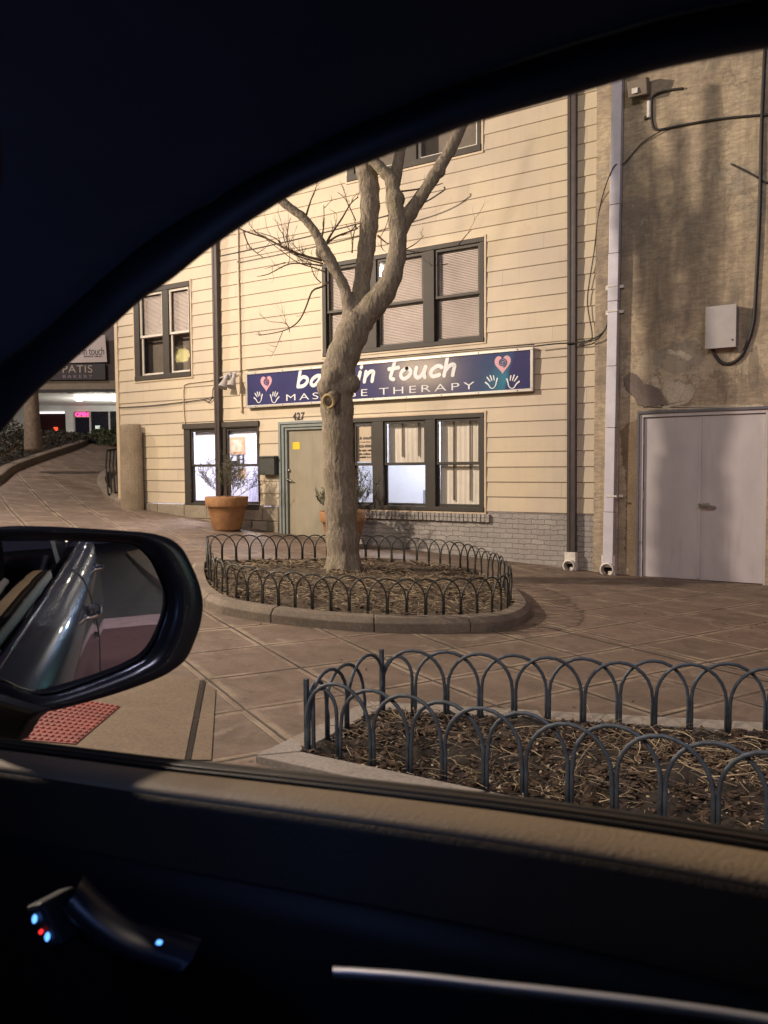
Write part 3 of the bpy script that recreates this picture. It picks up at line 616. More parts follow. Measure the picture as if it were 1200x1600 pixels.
wire([(1240,176),(1140,184),(1080,193),(1040,201),(1024,202),(1019,190),(1018,160),(1024,148),(1045,141),(1068,138)],.016,'cable','black cable crossing the top of the concrete wall to a short conduit','cable',.035)
wire([(1040,201),(1005,222),(975,255),(958,262,.19),(938,320),(928,395),(921,440),(918,475),(925,520),(922,533),(905,538)],.008,'wire','thin wire sagging from the white downspout past the siding edge','wire',.05)
wire([(905,538),(932,530),(945,515)],.008,'wire','short loose wire end beside the right brown downspout','wire',.05)
wire([(835,541),(870,537),(905,535),(930,528),(946,514),(950,495)],.011,'wire','dark wire leading from the right end of the blue sign to the white downspout','wire',.14)
wire([(384,578),(430,573),(505,566),(600,558),(700,549),(780,542),(835,538)],.009,'wire','dark wire lying along the top edge of the blue sign','wire',.05)
wire([(186,637),(235,634),(280,629),(318,624),(333,620)],.010,'wire','dark wire crossing the siding below the upper left window','wire',.04)
wire([(318,624),(326,628),(332,620),(333,608),(338,600)],.010,'wire','curled wire drop left of the left brown downspout','wire',.05)
wire([(289,664),(287,640),(287,606),(291,600),(300,598),(332,594)],.012,'conduit','cream conduit bending down to the lower left window','conduit',.03,None,MAT['cream'])
wire([(378,645),(376,600),(374,500),(372,400),(371,300)],.020,'conduit','cream conduit running straight up left of the blue sign','conduit',.035,None,MAT['cream'])
wire([(1200,287),(1170,270),(1142,256)],.010,'wire','short black wire jutting across the right edge of the concrete wall','wire',.03)
wire([(345,400),(420,384),(520,360),(640,326),(690,300),(694,292)],.012,'cable','dark cable slung in front of the siding behind the tree','cable',.35)
# grey utility box
a,b_=Wp(1103,480,D-.16),Wp(1149,541,D-.16)
ub=thing('utility_box','light grey steel utility box on the stained concrete wall above the double doors','utility box',((a.x+b_.x)/2,D,b_.z))
P(MB().box(a.x,b_.x,D-.14,D-.012,b_.z,a.z),'box_body',MAT['gbox'],ub,bevel=.006); P(MB().box(a.x-.006,b_.x+.006,D-.155,D-.142,b_.z-.006,a.z+.006),'lid',MAT['gbox'],ub,bevel=.006)
P(MB().tube([(b_.x-.04,D-.165,b_.z+.09),(b_.x-.04,D-.15,b_.z+.09)],.011,12),'lock',MAT['black'],ub)
# wall lamp stub near the top of the concrete wall
c=Wp(1014,170,D-.05); wl=thing('wall_conduit_box','small pale pipe stub clipped to the concrete wall below the car roof line','conduit box',(c.x,D,c.z-.15))
P(MB().tube([(c.x,D-.05,c.z-.12),(c.x,D-.05,c.z+.1)],.03,14),'pipe',MAT['pvc'],wl,smooth=False); P(MB().box(c.x-.06,c.x-.025,D-.06,D-.012,c.z-.13,c.z-.09),'clip',MAT['black'],wl)
c=Wp(1000,140,D-.1); fl=thing('wall_floodlight','dark unlit floodlight high on the concrete wall beside the white downspout','floodlight',(c.x,D,c.z))
P(MB().obox((c.x,D-.16,c.z),(.13,0,0),(0,.09,.03),(0,-.03,.10)),'housing',plain('brown_housing',(.17,.135,.10),.6),fl,bevel=.01); P(MB().box(c.x-.05,c.x+.05,D-.09,D-.012,c.z-.05,c.z+.05),'bracket',MAT['trimlite'],fl); P(MB().obox((c.x-.03,D-.265,c.z-.07),(.04,0,0),(0,.004,0),(0,0,.035)),'lens',MAT['pvc'],fl)
# mailbox
a,b_=Wp(405,713,D-.12),Wp(430,742,D-.12)
mbx=thing('mailbox','dark grey wall mailbox between the lower left window and the front door','mailbox',((a.x+b_.x)/2,D,b_.z))
P(MB().box(a.x+.02,b_.x,D-.15,D-.02,b_.z,a.z-.03),'box_body',MAT['mailbox'],mbx,bevel=.008); P(MB().box(a.x+.005,b_.x+.015,D-.17,D-.018,a.z-.028,a.z),'lid',MAT['mailbox'],mbx,bevel=.006)
# twin floodlight by the left downspout
c=Wp(360,590,D-.12); fd=thing('twin_floodlight','grey twin floodlight left of the blue sign beside the brown downspout','floodlight',(c.x,D,c.z))
P(MB().tube([(c.x-.35,D-.06,c.z+.02),(c.x-.1,D-.12,c.z+.03),(c.x+.2,D-.06,c.z+.12)],.014,8).box(c.x-.1,c.x,D-.12,D-.02,c.z-.02,c.z+.1),'bracket',MAT['gbox'],fd)
for dx,dy in((-.06,-.05),(.13,-.05)):
    o=V3((c.x+dx,D-.14,c.z+.06)); d=V3((.02 if dx>0 else -.02,-.12,-.26)); P(MB().tube([o,o+d*.35,o+d*.6,o+d],[.035,.04,.06,.095],18),'lamp_head',MAT['gbox'],fd,smooth=False)

# ================================================================ the long blue sign
SX0,SX1,SZ0,SZ1=-10.35,-4.63,2.765,3.415; SY=D-.10
def fitz(px,py): return Wp(px,py,SY)
TL,TR2,BR2,BL=fitz(384,582),fitz(833,542),fitz(833,612),fitz(384,637)
SX0=(TL.x+BL.x)/2; SX1=(TR2.x+BR2.x)/2; SZ1=(TL.z+TR2.z)/2; SZ0=(BR2.z+BL.z)/2
sg=thing('shop_sign','long blue sign with white lettering and pink hearts across the cream siding','sign',((SX0+SX1)/2,D,SZ0))
fw=.045
P(MB().box(SX0+fw,SX1-fw,SY+.01,SY+.05,SZ0+fw,SZ1-fw),'panel',MAT['blue'],sg)
mb=MB(); mb.box(SX0,SX1,SY-.01,D-.03,SZ1-fw,SZ1); mb.box(SX0,SX1,SY-.01,D-.03,SZ0,SZ0+fw); mb.box(SX0,SX0+fw,SY-.008,D-.031,SZ0+fw,SZ1-fw); mb.box(SX1-fw,SX1,SY-.008,D-.031,SZ0+fw,SZ1-fw); P(mb,'frame',MAT['silver'],sg,bevel=.005)
mb=MB()
for i in range(9):
    x=SX0+.25+i*(SX1-SX0-.5)/8
    for z in(SZ0+fw/2,SZ1-fw/2): mb.tube([(x,SY-.02,z),(x,SY-.008,z)],.008,8)
P(mb,'screws',MAT['black'],sg)
YL=[SY+.006]
def ribbon(mb,pts,w_,cap=8):      # flat brush stroke in the x-z plane
    YL[0]-=.00007; y=YL[0]; pts=[V3((p[0],0,p[1])) for p in pts]; n=len(pts); Lr=[];Rr=[]
    ww=w_ if isinstance(w_,(list,tuple)) else [w_]*n
    for i in range(n):
        t_=(pts[min(i+1,n-1)]-pts[max(i-1,0)]); t_.normalize(); nn=V3((-t_.z,0,t_.x)); Lr.append(pts[i]+nn*ww[i]/2); Rr.append(pts[i]-nn*ww[i]/2)
    out=list(Lr)
    def capf(c,frm,w2):
        r=[]; a0=math.atan2(frm.z-c.z,frm.x-c.x)
        for k in range(1,cap): r.append(V3((c.x+math.cos(a0-PI*k/cap)*w2/2,0,c.z+math.sin(a0-PI*k/cap)*w2/2)))
        return r
    polyA=[(Lr[i],Rr[i]) for i in range(n)]
    base=len(mb.v); mb.v+=[(p.x,y,p.z) for pr in polyA for p in pr]
    for i in range(n-1): mb.f.append((base+2*i,base+2*i+1,base+2*i+3,base+2*i+2))
    e=capf(pts[-1],Lr[-1],ww[-1]); b0=len(mb.v); mb.v+=[(p.x,y,p.z) for p in e]; mb.f.append((base+2*n-2,*range(b0,b0+len(e)),base+2*n-1))
    e=capf(pts[0],Rr[0],ww[0]); b0=len(mb.v); mb.v+=[(p.x,y,p.z) for p in e]; mb.f.append((base+1,*range(b0,b0+len(e)),base))
GL={'b':(.95,[[(0,1.75),(0,.0)],[(0,.6),(.3,1),(.7,.85),(.78,.45),(.5,.05),(0,0)]]),
'a':(1.0,[[(.78,.98),(.45,1),(.1,.7),(.02,.25),(.25,.0),(.55,.25),(.8,.95)],[(.78,.95),(.74,.4),(.84,0)]]),
'c':(.85,[[(.75,.85),(.45,1),(.1,.7),(.02,.35),(.25,.02),(.68,.12)]]),
'k':(.9,[[(0,1.75),(0,0)],[(.7,1),(.35,.7),(.08,.5)],[(.15,.5),(.45,.25),(.72,0)]]),
'i':(.35,[[(.05,1.0),(.0,0)],[(.08,1.5),(.09,1.56)]]),
'n':(.88,[[(0,1.0),(0,0)],[(0,.45),(.3,.95),(.6,.95),(.62,.5),(.62,0)]]),
't':(.8,[[(.35,1.7),(.28,.9),(.25,.2),(.5,.02)],[(0,1.08),(.35,1.12),(.72,1.15)]]),
'o':(.95,[[(.4,1),(.08,.75),(.05,.3),(.3,.0),(.65,.2),(.75,.65),(.55,.95),(.4,1)]]),
'u':(.95,[[(0,1),(0,.35),(.2,.02),(.5,.2),(.68,1)],[(.68,1),(.66,.4),(.76,0)]]),
'h':(.88,[[(0,1.75),(0,0)],[(0,.45),(.3,.95),(.6,.95),(.62,.5),(.62,0)]])}
def script(mb,s,x0,z0,xh,w_,shear=.22,total=None):
    adv=sum((GL[c][0]+.18 if c!=' ' else .75) for c in s); sc=xh; kx=(total/(adv*sc)) if total else 1
    x=0
    for c in s:
        if c==' ': x+=.75; continue
        a,st=GL[c]
        for q in st:
            pts=[V3((p[0],p[1],0)) for p in q]; pts=sweep(pts,5) if len(pts)>2 else pts
            ribbon(mb,[(x0+((x+p.x)*kx+p.y*shear)*sc,z0+p.y*sc) for p in pts],w_)
        x+=a+.18
pa,pb=fitz(463,605),fitz(716,590)
adv_=lambda q:sum((GL[c][0]+.18 if c!=' ' else .75) for c in q); ta=adv_('back in touch'); off=0
for wd in('back ','in ','touch'):
    mb=MB(); tt=(pb.x-pa.x)-.02; script(mb,wd,pa.x+.03+tt*off/ta,(pa.z+pb.z)/2+.028,.166,.066,total=tt*adv_(wd)/ta); off+=adv_(wd); P(mb,'lettering',MAT['white'],sg,label='white brush lettering reading '+wd.strip())
pa,pb=fitz(447,627),fitz(741,607)
vs,fs=textmesh('MASSAGE THERAPY',.17,sx=1.35,space=1.35,bold=-.0015,extr=.001); x0=min(v[0] for v in vs); x1=max(v[0] for v in vs); k=(pb.x-pa.x)/(x1-x0)
mb=MB(); mb.v=[(pa.x+(v[0]-x0)*k,SY+.007-v[2],(pa.z+pb.z)/2+v[1]) for v in vs]; mb.f=fs; P(mb,'small_lettering',MAT['white'],sg,label='white capitals reading MASSAGE THERAPY')
def heart(cx,cz,s):
    pts=[]
    for k in range(40):
        a=2*PI*k/40; pts.append((cx+s*16*math.sin(a)**3/17,SY+.0075,cz+s*(13*math.cos(a)-5*math.cos(2*a)-2*math.cos(3*a)-math.cos(4*a))/14.5))
    P(MB().ext(pts,(0,.002,0)),'heart',MAT['pink'],sg)
    mb=MB(); sp=[(cx+s*(.07+.42*u)*math.cos(-u*4.7*PI+.9),cz+s*(.10+(.07+.42*u)*math.sin(-u*4.7*PI+.9))) for u in [i/50 for i in range(51)]]
    ribbon(mb,sp,.016*s/.13); P(mb,'spiral',MAT['blue'],sg)
def hand(cx,cz,s,m):
    mb=MB(); X=lambda u:cx+m*s*u
    arc=[(-.75,.45),(-.62,.05),(-.45,-.55),(-.05,-.85),(.3,-.72),(.6,-.3),(1.0,.02)]
    q=[(p.x,p.y) for p in sweep([V3((a,b,0)) for a,b in arc],5)]; n=len(q)
    ribbon(mb,[(X(a),cz+s*b) for a,b in (q if m>0 else q[::-1])],[.10*s+.12*s*abs(i/(n-1)*2-1) for i in range(n)])
    for a,b,c,d in((-.28,.25,-.18,.85),(.05,.22,.3,.9),(.32,.1,.78,.7)):
        ribbon(mb,[(X(a),cz+s*b),(X((a+c)/2),cz+s*(b+d)/2),(X(c),cz+s*d)] ,[.13*s,.18*s,.17*s])
    P(mb,'hand_motif',MAT['white'],sg)
for (hx,hy,hs,l,rr_,sy) in((415.5,598,.135,404,428,621),(785,568,.135,769,800,597)):
    c=fitz(hx,hy); heart(c.x,c.z,.145)
    a=fitz(l,sy); hand(a.x,a.z,.115,-1); a=fitz(rr_,sy); hand(a.x,a.z,.115,1)
# ================================================================ pier + railing at the left corner
c0=Wp(181,668,D-.35); pr=thing('concrete_pier','rough tan concrete pier with a rounded end at the left corner of the cream building','pier',(-13.6,D-.3,g(-13.6)))
mb=MB(); pts=[]
xc=-13.42; r=.34
for k in range(13):
    a=PI/2+PI*k/12; 
prof=[(-13.12-.0,D-.03)]+[(-13.46+.34*math.cos(a),D-.28+.10*math.sin(a)*1.0) for a in [ -PI*k/10 for k in range(11)]]+[(-14.0,D-.03)]
prof=[(-13.5+.30*math.cos(-PI*k/12),D-.12+.22*math.sin(-PI*k/12)) for k in range(13)]
rows=[]
for z,s in((.4,1.06),(.7,1.05),(1.6,1.0),(2.46,.97),(2.52,.93)):
    rows.append([V3((-13.5+(x+13.5)*s,D-.12+(y-(D-.12))*s,z)) for x,y in prof])
top=[V3((-13.5+(x+13.5)*.8,D-.12+(y-(D-.12))*.8,2.545)) for x,y in prof]; rows.append(top)
mb.rows(rows,caps=True)
mb.rows([[r_[0] for r_ in rows],[r_[-1] for r_ in rows]])
P(mb,'pier_body',MAT['pier'],pr,smooth=False)
rl=thing('railing','short black metal railing behind the concrete pier','railing',(-14.9,12.6,g(-14.9)))
mb=MB(); 
for i in range(9):
    x,y=-15.35+i*.09,13.2-i*.17; mb.tube([(x,y,g(x)+.12),(x-.05,y,g(x)+.75),(x,y,g(x)+1.1)],.018,6)
P(mb,'bars',MAT['black'],rl); P(MB().tube([(-15.35,13.2,g(-15.35)+1.1),(-14.63,11.84,g(-14.63)+1.1)],.025,8),'top_rail',MAT['black'],rl)
P(MB().tube([(-15.35,13.2,g(-15.35)+.12),(-14.63,11.84,g(-14.63)+.12)],.02,8),'bottom_rail',MAT['black'],rl)
kp=sweep([Gp(x,y) for x,y in((168,738),(160,748),(158,760),(170,778),(190,790),(217,796))],5)
tagit(MB().rows([[p+V3((dx,0,h)) for dx,h in((-.16,-.05),(-.15,.10),(.0,.13),(.16,.13))] for p in kp]).build('kerb',MAT['kerb'],smooth=False),'pale curved kerb at the foot of the concrete pier','kerb')

# ================================================================ island bed with tree
isl_px=[(298,903),(303,933),(332,955),(385,968),(465,979),(545,986),(625,989),(710,989),(780,985),(815,976),(829,963),(822,948),(800,925),(750,905),(690,893),(620,886),(540,884),(450,886),(370,888),(310,889)]
isl=[Gp(x,y) for x,y in isl_px]
def closed(pts,n=6):
    N_=len(pts); out=[]
    for i in range(N_):
        p0,p1,p2,p3=pts[i-1],pts[i],pts[(i+1)%N_],pts[(i+2)%N_]
        for k in range(n):
            t_=k/n; out.append(.5*((2*p1)+(p2-p0)*t_+(2*p0-5*p1+4*p2-p3)*t_**2+(3*p1-p0-3*p2+p3)*t_**3))
    return out
outl=closed(isl,6); cen=sum(outl,V3())/len(outl)
def inset(pl,d):
    out=[]; n=len(pl)
    for i,p in enumerate(pl):
        t_=pl[(i+1)%n]-pl[i-1]; t_.z=0; t_.normalize(); nn=V3((-t_.y,t_.x,0))
        if (p+nn*.1-cen).length>(p-cen).length: nn=-nn
        q=p+nn*d; out.append(V3((q.x,q.y,g(q.x))))
    return out
ik=thing('island_kerb','curved concrete kerb ring round the tree bed','kerb',tuple(outl[0]))
L0=len(outl); o1=inset(outl,0); o2=inset(outl,.05); o3=inset(outl,.17); o4=inset(outl,.18)
breaks=[0,10,21,33,44,52,60,70,82,96,108,L0]
for s_,e_ in zip(breaks,breaks[1:]):
    idx=[i%L0 for i in range(s_,e_+1)]
    def sh(pl,h,k):   # small gap at ends
        p=[pl[i].copy() for i in idx]; p[0]=p[0].lerp(p[1],.05); p[-1]=p[-1].lerp(p[-2],.05)
        return [q+V3((0,0,h)) for q in p]
    rows=[sh(o1,-.1,0),sh(o1,.085,0),sh(o2,.135,0),sh(o3,.14,0),sh(o3,-.02,0)]
    m_=len(idx); mb=MB(); mb.rows(rows); 
    mb.f.append(tuple(i*m_ for i in range(5))); mb.f.append(tuple(i*m_+m_-1 for i in range(5)))
    P(mb,'kerb_stone',MAT['kerb'],ik,bevel=.008)
# soil
def soil(poly,h,name,mat,amp=.03,res=.05,kind='stuff',label=None):
    bm=bmesh.new(); xs_=[p.x for p in poly]; ys_=[p.y for p in poly]
    def inside(x,y):
        c=False; n=len(poly); j=n-1
        for i in range(n):
            a,b_=poly[i],poly[j]
            if (a.y>y)!=(b_.y>y) and x<(b_.x-a.x)*(y-a.y)/(b_.y-a.y)+a.x: c=not c
            j=i
        return c
    vs={}; x=min(xs_)
    nx=int((max(xs_)-min(xs_))/res)+2; ny=int((max(ys_)-min(ys_))/res)+2
    def vert(i,j):
        if (i,j) not in vs:
            X_=min(xs_)+i*res; Y_=min(ys_)+j*res
            z=g(X_)+h+amp*(noise.noise((X_*3,Y_*3,0))+.8*noise.noise((X_*9,Y_*9,3))+.6*noise.noise((X_*22,Y_*22,7)))
            vs[(i,j)]=bm.verts.new((X_,Y_,z))
        return vs[(i,j)]
    for i in range(nx):
        for j in range(ny):
            if inside(min(xs_)+(i+.5)*res,min(ys_)+(j+.5)*res): bm.faces.new([vert(i,j),vert(i+1,j),vert(i+1,j+1),vert(i,j+1)])
    me=bpy.data.meshes.new(name); bm.to_mesh(me); bm.free(); me.materials.append(mat); me.polygons.foreach_set('use_smooth',[True]*len(me.polygons))
    o=bpy.data.objects.new(name,me); scn.collection.objects.link(o); tagit(o,label,None,None,kind); return o,inside
so,ins1=soil(o3,.10,'mulch',MAT['mulch'],.035,.06,label='brown mulch in the tree bed'); so['category']='mulch'
def litter(inside,bb,n,h,ln,rad,name,mat,label,cat,lift=.05,flat=False,res=5):
    mb=MB(); c_=0
    while c_<n:
        x,y=rnd.uniform(bb[0],bb[1]),rnd.uniform(bb[2],bb[3])
        if not inside(x,y): continue
        if noise.noise((x*1.7,y*1.7,5))<rnd.uniform(-.6,.15): continue
        c_+=1; a=rnd.uniform(0,2*PI); l=rnd.uniform(.3,1)*ln; p=V3((x,y,g(x)+h+rnd.uniform(0,lift)))
        if flat:
            u=V3((math.cos(a),math.sin(a),rnd.uniform(-.4,.4)))*l; v=V3((-math.sin(a),math.cos(a),rnd.uniform(-.5,.5)))*l*.5; mb.quad(p-u,p-v,p+u*.9+V3((0,0,l*.3)),p+v); continue
        cur=rnd.gauss(0,.8); el=rnd.uniform(-.15,.45); pts=[]; k_=res
        for k in range(k_+1):
            pts.append(p.copy()); p=p+V3((math.cos(a)*l/k_,math.sin(a)*l/k_,el*l/k_)); a+=cur/k_; el-=.7/k_*rnd.random()
        mb.tube(pts,[rad*(1-.5*k/k_) for k in range(k_+1)],3)
    o=mb.build(name,mat); tagit(o,label,cat,None,'stuff'); return o
bb=(min(p.x for p in o3),max(p.x for p in o3),min(p.y for p in o3),max(p.y for p in o3))
litter(ins1,bb,1500,.12,.18,.0028,'dry_straw',MAT['straw'],'dry straw scattered over the tree bed','straw',.04)
litter(ins1,bb,1800,.12,.05,0,'dead_leaves',MAT['leaf'],'dead leaves lying in the tree bed','leaves',.03,True)

litter(lambda x,y:y>5-.5*x*0 and not ins1(x,y),(-9,1,4,11.5),170,.004,.022,0,'fallen_leaves',MAT['leaf'],'scattered crumbs of dead leaf on the pavement','leaves',.004,True)
litter(lambda x,y:True,(-12,0,11.3,11.68),260,.003,.020,0,'wall_debris',MAT['leaf'],'debris gathered along the foot of the walls','debris',.01,True)
# ---- fences
def resample(pts,s):
    out=[pts[0]]; acc=0; 
    L_=sum((b-a).length for a,b in zip(pts,pts[1:])); n=max(2,round(L_/s)); st=L_/n; need=st
    for a,b_ in zip(pts,pts[1:]):
        d=(b_-a).length; pos=0
        while need<=d-pos+1e-9:
            pos+=need; out.append(a.lerp(b_,min(1,pos/d))); need=st
        need-=d-pos
    if len(out)<n+1: out.append(pts[-1])
    return out
def hoopfence(root,pts,hgt,r,mat,base,jit=.014):
    n=len(pts); pts=[p+V3((rnd.uniform(-.006,.006),rnd.uniform(-.006,.006),0)) for p in pts]
    def Pt(p,dz): return V3((p.x,p.y,base(p)+dz))
    for i in range(n-2 if n>2 else 0):
        a,b_=pts[i],pts[i+2]; mid=pts[i+1]
        hh=hgt*(1+rnd.uniform(-jit,jit)*2); sp=(b_-a); sp.z=0; w_=sp.length/2; t_=sp.normalized(); nn=V3((-t_.y,t_.x,0))*(r*1.1*(1 if i%2 else -1))
        legh=hh-w_*1.02; a2=a+t_*(r*1.0); b2=b_-t_*(r*1.0); w2=(b2-a2).length/2
        pl=[Pt(a2,-.06)+nn*.3,Pt(a2,legh*.75)+nn*.3]
        ba,bb_=base(a),base(b_)
        for k in range(13):
            th=PI*k/12; f=(1-math.cos(th))/2; q=a2.lerp(b2,f); bz=ba+(bb_-ba)*f
            # pass through the mid post in plan on curved runs
            q=q+(mid-(a+b_)/2)*math.sin(th)*.9; pl.append(V3((q.x,q.y,bz+legh+w_*1.02*math.sin(th)))+nn)
        pl+=[Pt(b2,legh*.75)+nn*.3,Pt(b2,-.06)+nn*.3]
        P(MB().tube(pl,r,8),'hoop',mat,root,smooth=True)
def bar(root,p,h,r,mat,base,name='post'):
    P(MB().box(p.x-r,p.x+r,p.y-r,p.y+r,base(p)-.06,base(p)+h),name,mat,root,bevel=.002)
soilz=lambda p:g(p.x)+.11
fpath=inset(outl,.21)
ff=thing('hoop_fence','low dark hoop fence ringing the tree bed','fence',tuple(fpath[0]))
ring_=resample(fpath+[fpath[0]],.185); ring_=ring_[:-1]; ring_=ring_+ring_[:2]
hoopfence(ff,ring_,.365,.0085,plain('dark_iron',(.045,.045,.040),.5,.3,.3,20),soilz)
# ---- front bed
bc=[Gp(480,1183),Gp(597,1122),None,None]
c0=Gp(480,1185); c1=Gp(597,1122); f1=Gp(1110,1322); b1=Gp(1185,1158)
df=(f1-c0); df.z=0; df.normalize(); db=(b1-c1); db.z=0; db.normalize()
fe=c0+df*4.4; be=c1+db*5.2
for p in(fe,be): p.z=g(p.x)
bedpoly=[c0,fe,be,c1]
def offpoly(poly,d):
    out=[]; n=len(poly); ce=sum(poly,V3())/n
    for i in range(n):
        a,b_,c_=poly[i-1],poly[i],poly[(i+1)%n]
        def ln(p,q):
            t_=(q-p); t_.z=0; t_.normalize(); nn=V3((t_.y,-t_.x,0)); 
            if ((p+q)/2+nn*.1-ce).length<((p+q)/2-ce).length: nn=-nn
            return p+nn*d,t_
        p1,t1=ln(a,b_); p2,t2=ln(b_,c_); cr=t1.x*t2.y-t1.y*t2.x; s_=((p2.x-p1.x)*t2.y-(p2.y-p1.y)*t2.x)/cr; q=p1+t1*s_; out.append(V3((q.x,q.y,g(q.x))))
    return out
ko=offpoly(bedpoly,.20); ki=offpoly(bedpoly,.03)
bk=thing('bed_kerb','pale flat concrete edging round the front planting bed','kerb',tuple(ko[0]))
for i in range(4):
    j=(i+1)%4; a,b_,c_,d_=ko[i],ko[j],ki[j],ki[i]; nseg=max(1,round((b_-a).length/1.1))
    for k in range(nseg):
        u0,u1=k/nseg+.003,(k+1)/nseg-.003
        q=[a.lerp(b_,u0),a.lerp(b_,u1),d_.lerp(c_,u1),d_.lerp(c_,u0)]
        mb=MB(); mb.rows([[p+V3((0,0,h_)) for p in q] for h_ in(-.06,.045)],close=True,caps=True); P(mb,'edging_slab',MAT['kerbpale'],bk,bevel=.006)
so,ins2=soil(ki,.03,'soil',MAT['soil'],.045,.035,label='dark soil in the front planting bed'); so['category']='soil'
bb=(min(p.x for p in ki),.3,min(p.y for p in ki),max(p.y for p in ki))
litter(ins2,bb,950,.035,.15,.0015,'dry_straw',MAT['straw'],'pale dry straw and stalks strewn over the front bed','straw',.05)
litter(ins2,bb,90,.04,.40,.0035,'dry_stalks',MAT['straw'],'long pale stalks lying across the front bed','stalks',.06,False,7)
litter(ins2,bb,1500,.03,.018,0,'bark_chips',MAT['straw'],'pale bark chips in the front bed','chips',.02,True)
litter(ins2,bb,5200,.03,.035,0,'dead_leaves',MAT['leaf'],'crumbled dark leaves in the front bed','leaves',.03,True)
fb=thing('hoop_fence','blue grey hoop fence round the front planting bed nearest the car','fence',tuple(c0))
bz=lambda p:g(p.x)+.045
frow=resample([c0,fe],.212); brow=resample([c1,be],.205); srow=resample([c0,c1],.205)
iron=MAT['iron']
for rw in(frow,brow): hoopfence(fb,rw,.395,.0105,iron,bz)
hoopfence(fb,srow,.395,.0105,iron,bz)
# half hoops closing the ends beside the corners
def halfhoop(a,b_,hgt,r,base):
    t_=(b_-a); t_.z=0; w_=t_.length/2; a2=a.lerp(b_,.06); b2=b_.lerp(a,.06); legh=hgt-w_*1.4; pl=[V3((a2.x,a2.y,base(a)-.05))]
    for k in range(11):
        th=PI*k/10; f=(1-math.cos(th))/2; q=a2.lerp(b2,f); pl.append(V3((q.x,q.y,base(q)+legh+w_*1.3*math.sin(th))))
    pl.append(V3((b2.x,b2.y,base(b_)-.05))); P(MB().tube(pl,r,8),'hoop',iron,fb,smooth=True)
for rw in(frow,brow,srow): halfhoop(rw[0],rw[1],.37,.0105,bz)
bar(fb,c0,.40,.012,iron,bz,'corner_post'); bar(fb,c1,.40,.012,iron,bz,'corner_post'); bar(fb,fe,.40,.012,iron,bz,'corner_post'); bar(fb,be,.40,.012,iron,bz,'corner_post')
bar(fb,c0+V3((.03,.02,0)),.33,.009,iron,bz,'stake')

# ================================================================ street tree
TZ=10.45
def tp_(px,py,dz=0): return Zp(px,py,TZ+dz)
SC=TZ/FPX
tree=thing('street_tree','bare street tree with a forked mossy trunk and a sawn off branch stub','tree',tuple(Gp(538,893,.08)))
limbs=[
 [(538,925,74),(538,905,64),(537,885,58),(535,850,54),(533,800,53),(530,740,52),(528,680,52),(527,640,54),(526,610,56),(529,580,55),(538,550,54),(551,520,54),(562,497,50)],
 [(560,505,44),(583,478,42),(601,455,38),(613,430,34),(620,400,30),(622,370,28),(620,345,28),(617,320,24),(614,300,23),(611,280,22),(600,268,19),(590,258,18),(570,235,17),(540,200,15),(500,160,12)],
 [(556,505,36),(561,480,32),(565,447,28),(570,410,28),(574,380,30),(577,345,31),(578,313,33),(576,285,35),(572,262,37),(566,235,34),(556,200,30),(540,140,24),(520,70,18)],
 [(619,375,26),(630,350,25),(646,325,23),(664,298,21),(680,272,21),(695,248,19),(708,225,20),(722,195,18),(745,150,16),(770,95,13)],
 [(612,300,20),(618,275,20),(622,255,18),(627,230,17),(634,190,15),(640,130,12)],
 [(549,500,30),(545,478,22),(538,450,19),(527,428,18),(516,408,20),(506,393,20),(503,383,17),(494,366,15),(484,351,14),(472,338,15),(461,330,14),(446,319,13),(425,303,11),(395,285,9),(360,262,7)],
]
mb=MB()
for k,l in enumerate(limbs):
    dzs={0:0,1:-.1,2:.12,3:-.1,4:0,5:-.05}[k]
    pts=[tp_(x,y,dzs*min(1,i/3)) for i,(x,y,w_) in enumerate(l)]; rad=[w_*SC/2*.93 for _,_,w_ in l]
    sp=sweep(pts,5); rr=[]
    for i in range(len(rad)-1):
        for q in range(5): rr.append(rad[i]+(rad[i+1]-rad[i])*q/5)
    rr.append(rad[-1]); rr=[a*(1+.045*math.sin(i*1.3+k)) for i,a in enumerate(rr)]
    mb.tube(sp,rr,18)
# burl lumps
for x,y,w_,d in((512,606,34,-.10),(520,590,30,-.14),(505,395,24,0),(617,312,30,-.1),(520,600,40,-.05),(548,600,30,-.1),(686,267,22,-.1)):
    c=tp_(x,y,d); n=8; rw=w_*SC/2; mb.rows([[c+V3((math.cos(a)*math.cos(e)*rw,math.sin(a)*math.cos(e)*rw,math.sin(e)*rw)) for a in [2*PI*q/12 for q in range(12)]] for e in [(-.49+.98*q/n)*PI for q in range(n+1)]],close=True,caps=True)
# root flare
base=tp_(538,905)
for a in (200,250,300,350,60,130):
    d=V3((math.cos(R_(a)),math.sin(R_(a)),0)); mb.tube([base+V3((0,0,.30))+d*.10,base+d*.2+V3((0,0,.08)),base+d*.33-V3((0,0,.08))],[.10,.09,.05],10)
tr=mb.build('trunk',MAT['bark'])
rm=tr.modifiers.new('r','REMESH'); rm.mode='VOXEL'; rm.voxel_size=.016; rm.use_smooth_shade=True
sm_=tr.modifiers.new('s','SMOOTH'); sm_.factor=.5; sm_.iterations=4
dg=bpy.context.evaluated_depsgraph_get(); dg.update(); me=bpy.data.meshes.new_from_object(tr.evaluated_get(dg)); old=tr.data; tr.modifiers.clear(); tr.data=me; bpy.data.meshes.remove(old)
me.update(); nrm=[v.normal.copy() for v in me.vertices]
for v,n_ in zip(me.vertices,nrm):
    p=v.co; d=.010*noise.noise((p.x*5,p.y*5,p.z*2))+.008*abs(noise.noise((p.x*24,p.y*24,p.z*6)))+.004*noise.noise((p.x*60,p.y*60,p.z*18)); v.co=p+n_*d*1.2
me.update(); me.polygons.foreach_set('use_smooth',[True]*len(me.polygons))
if not me.materials: me.materials.append(MAT['bark'])
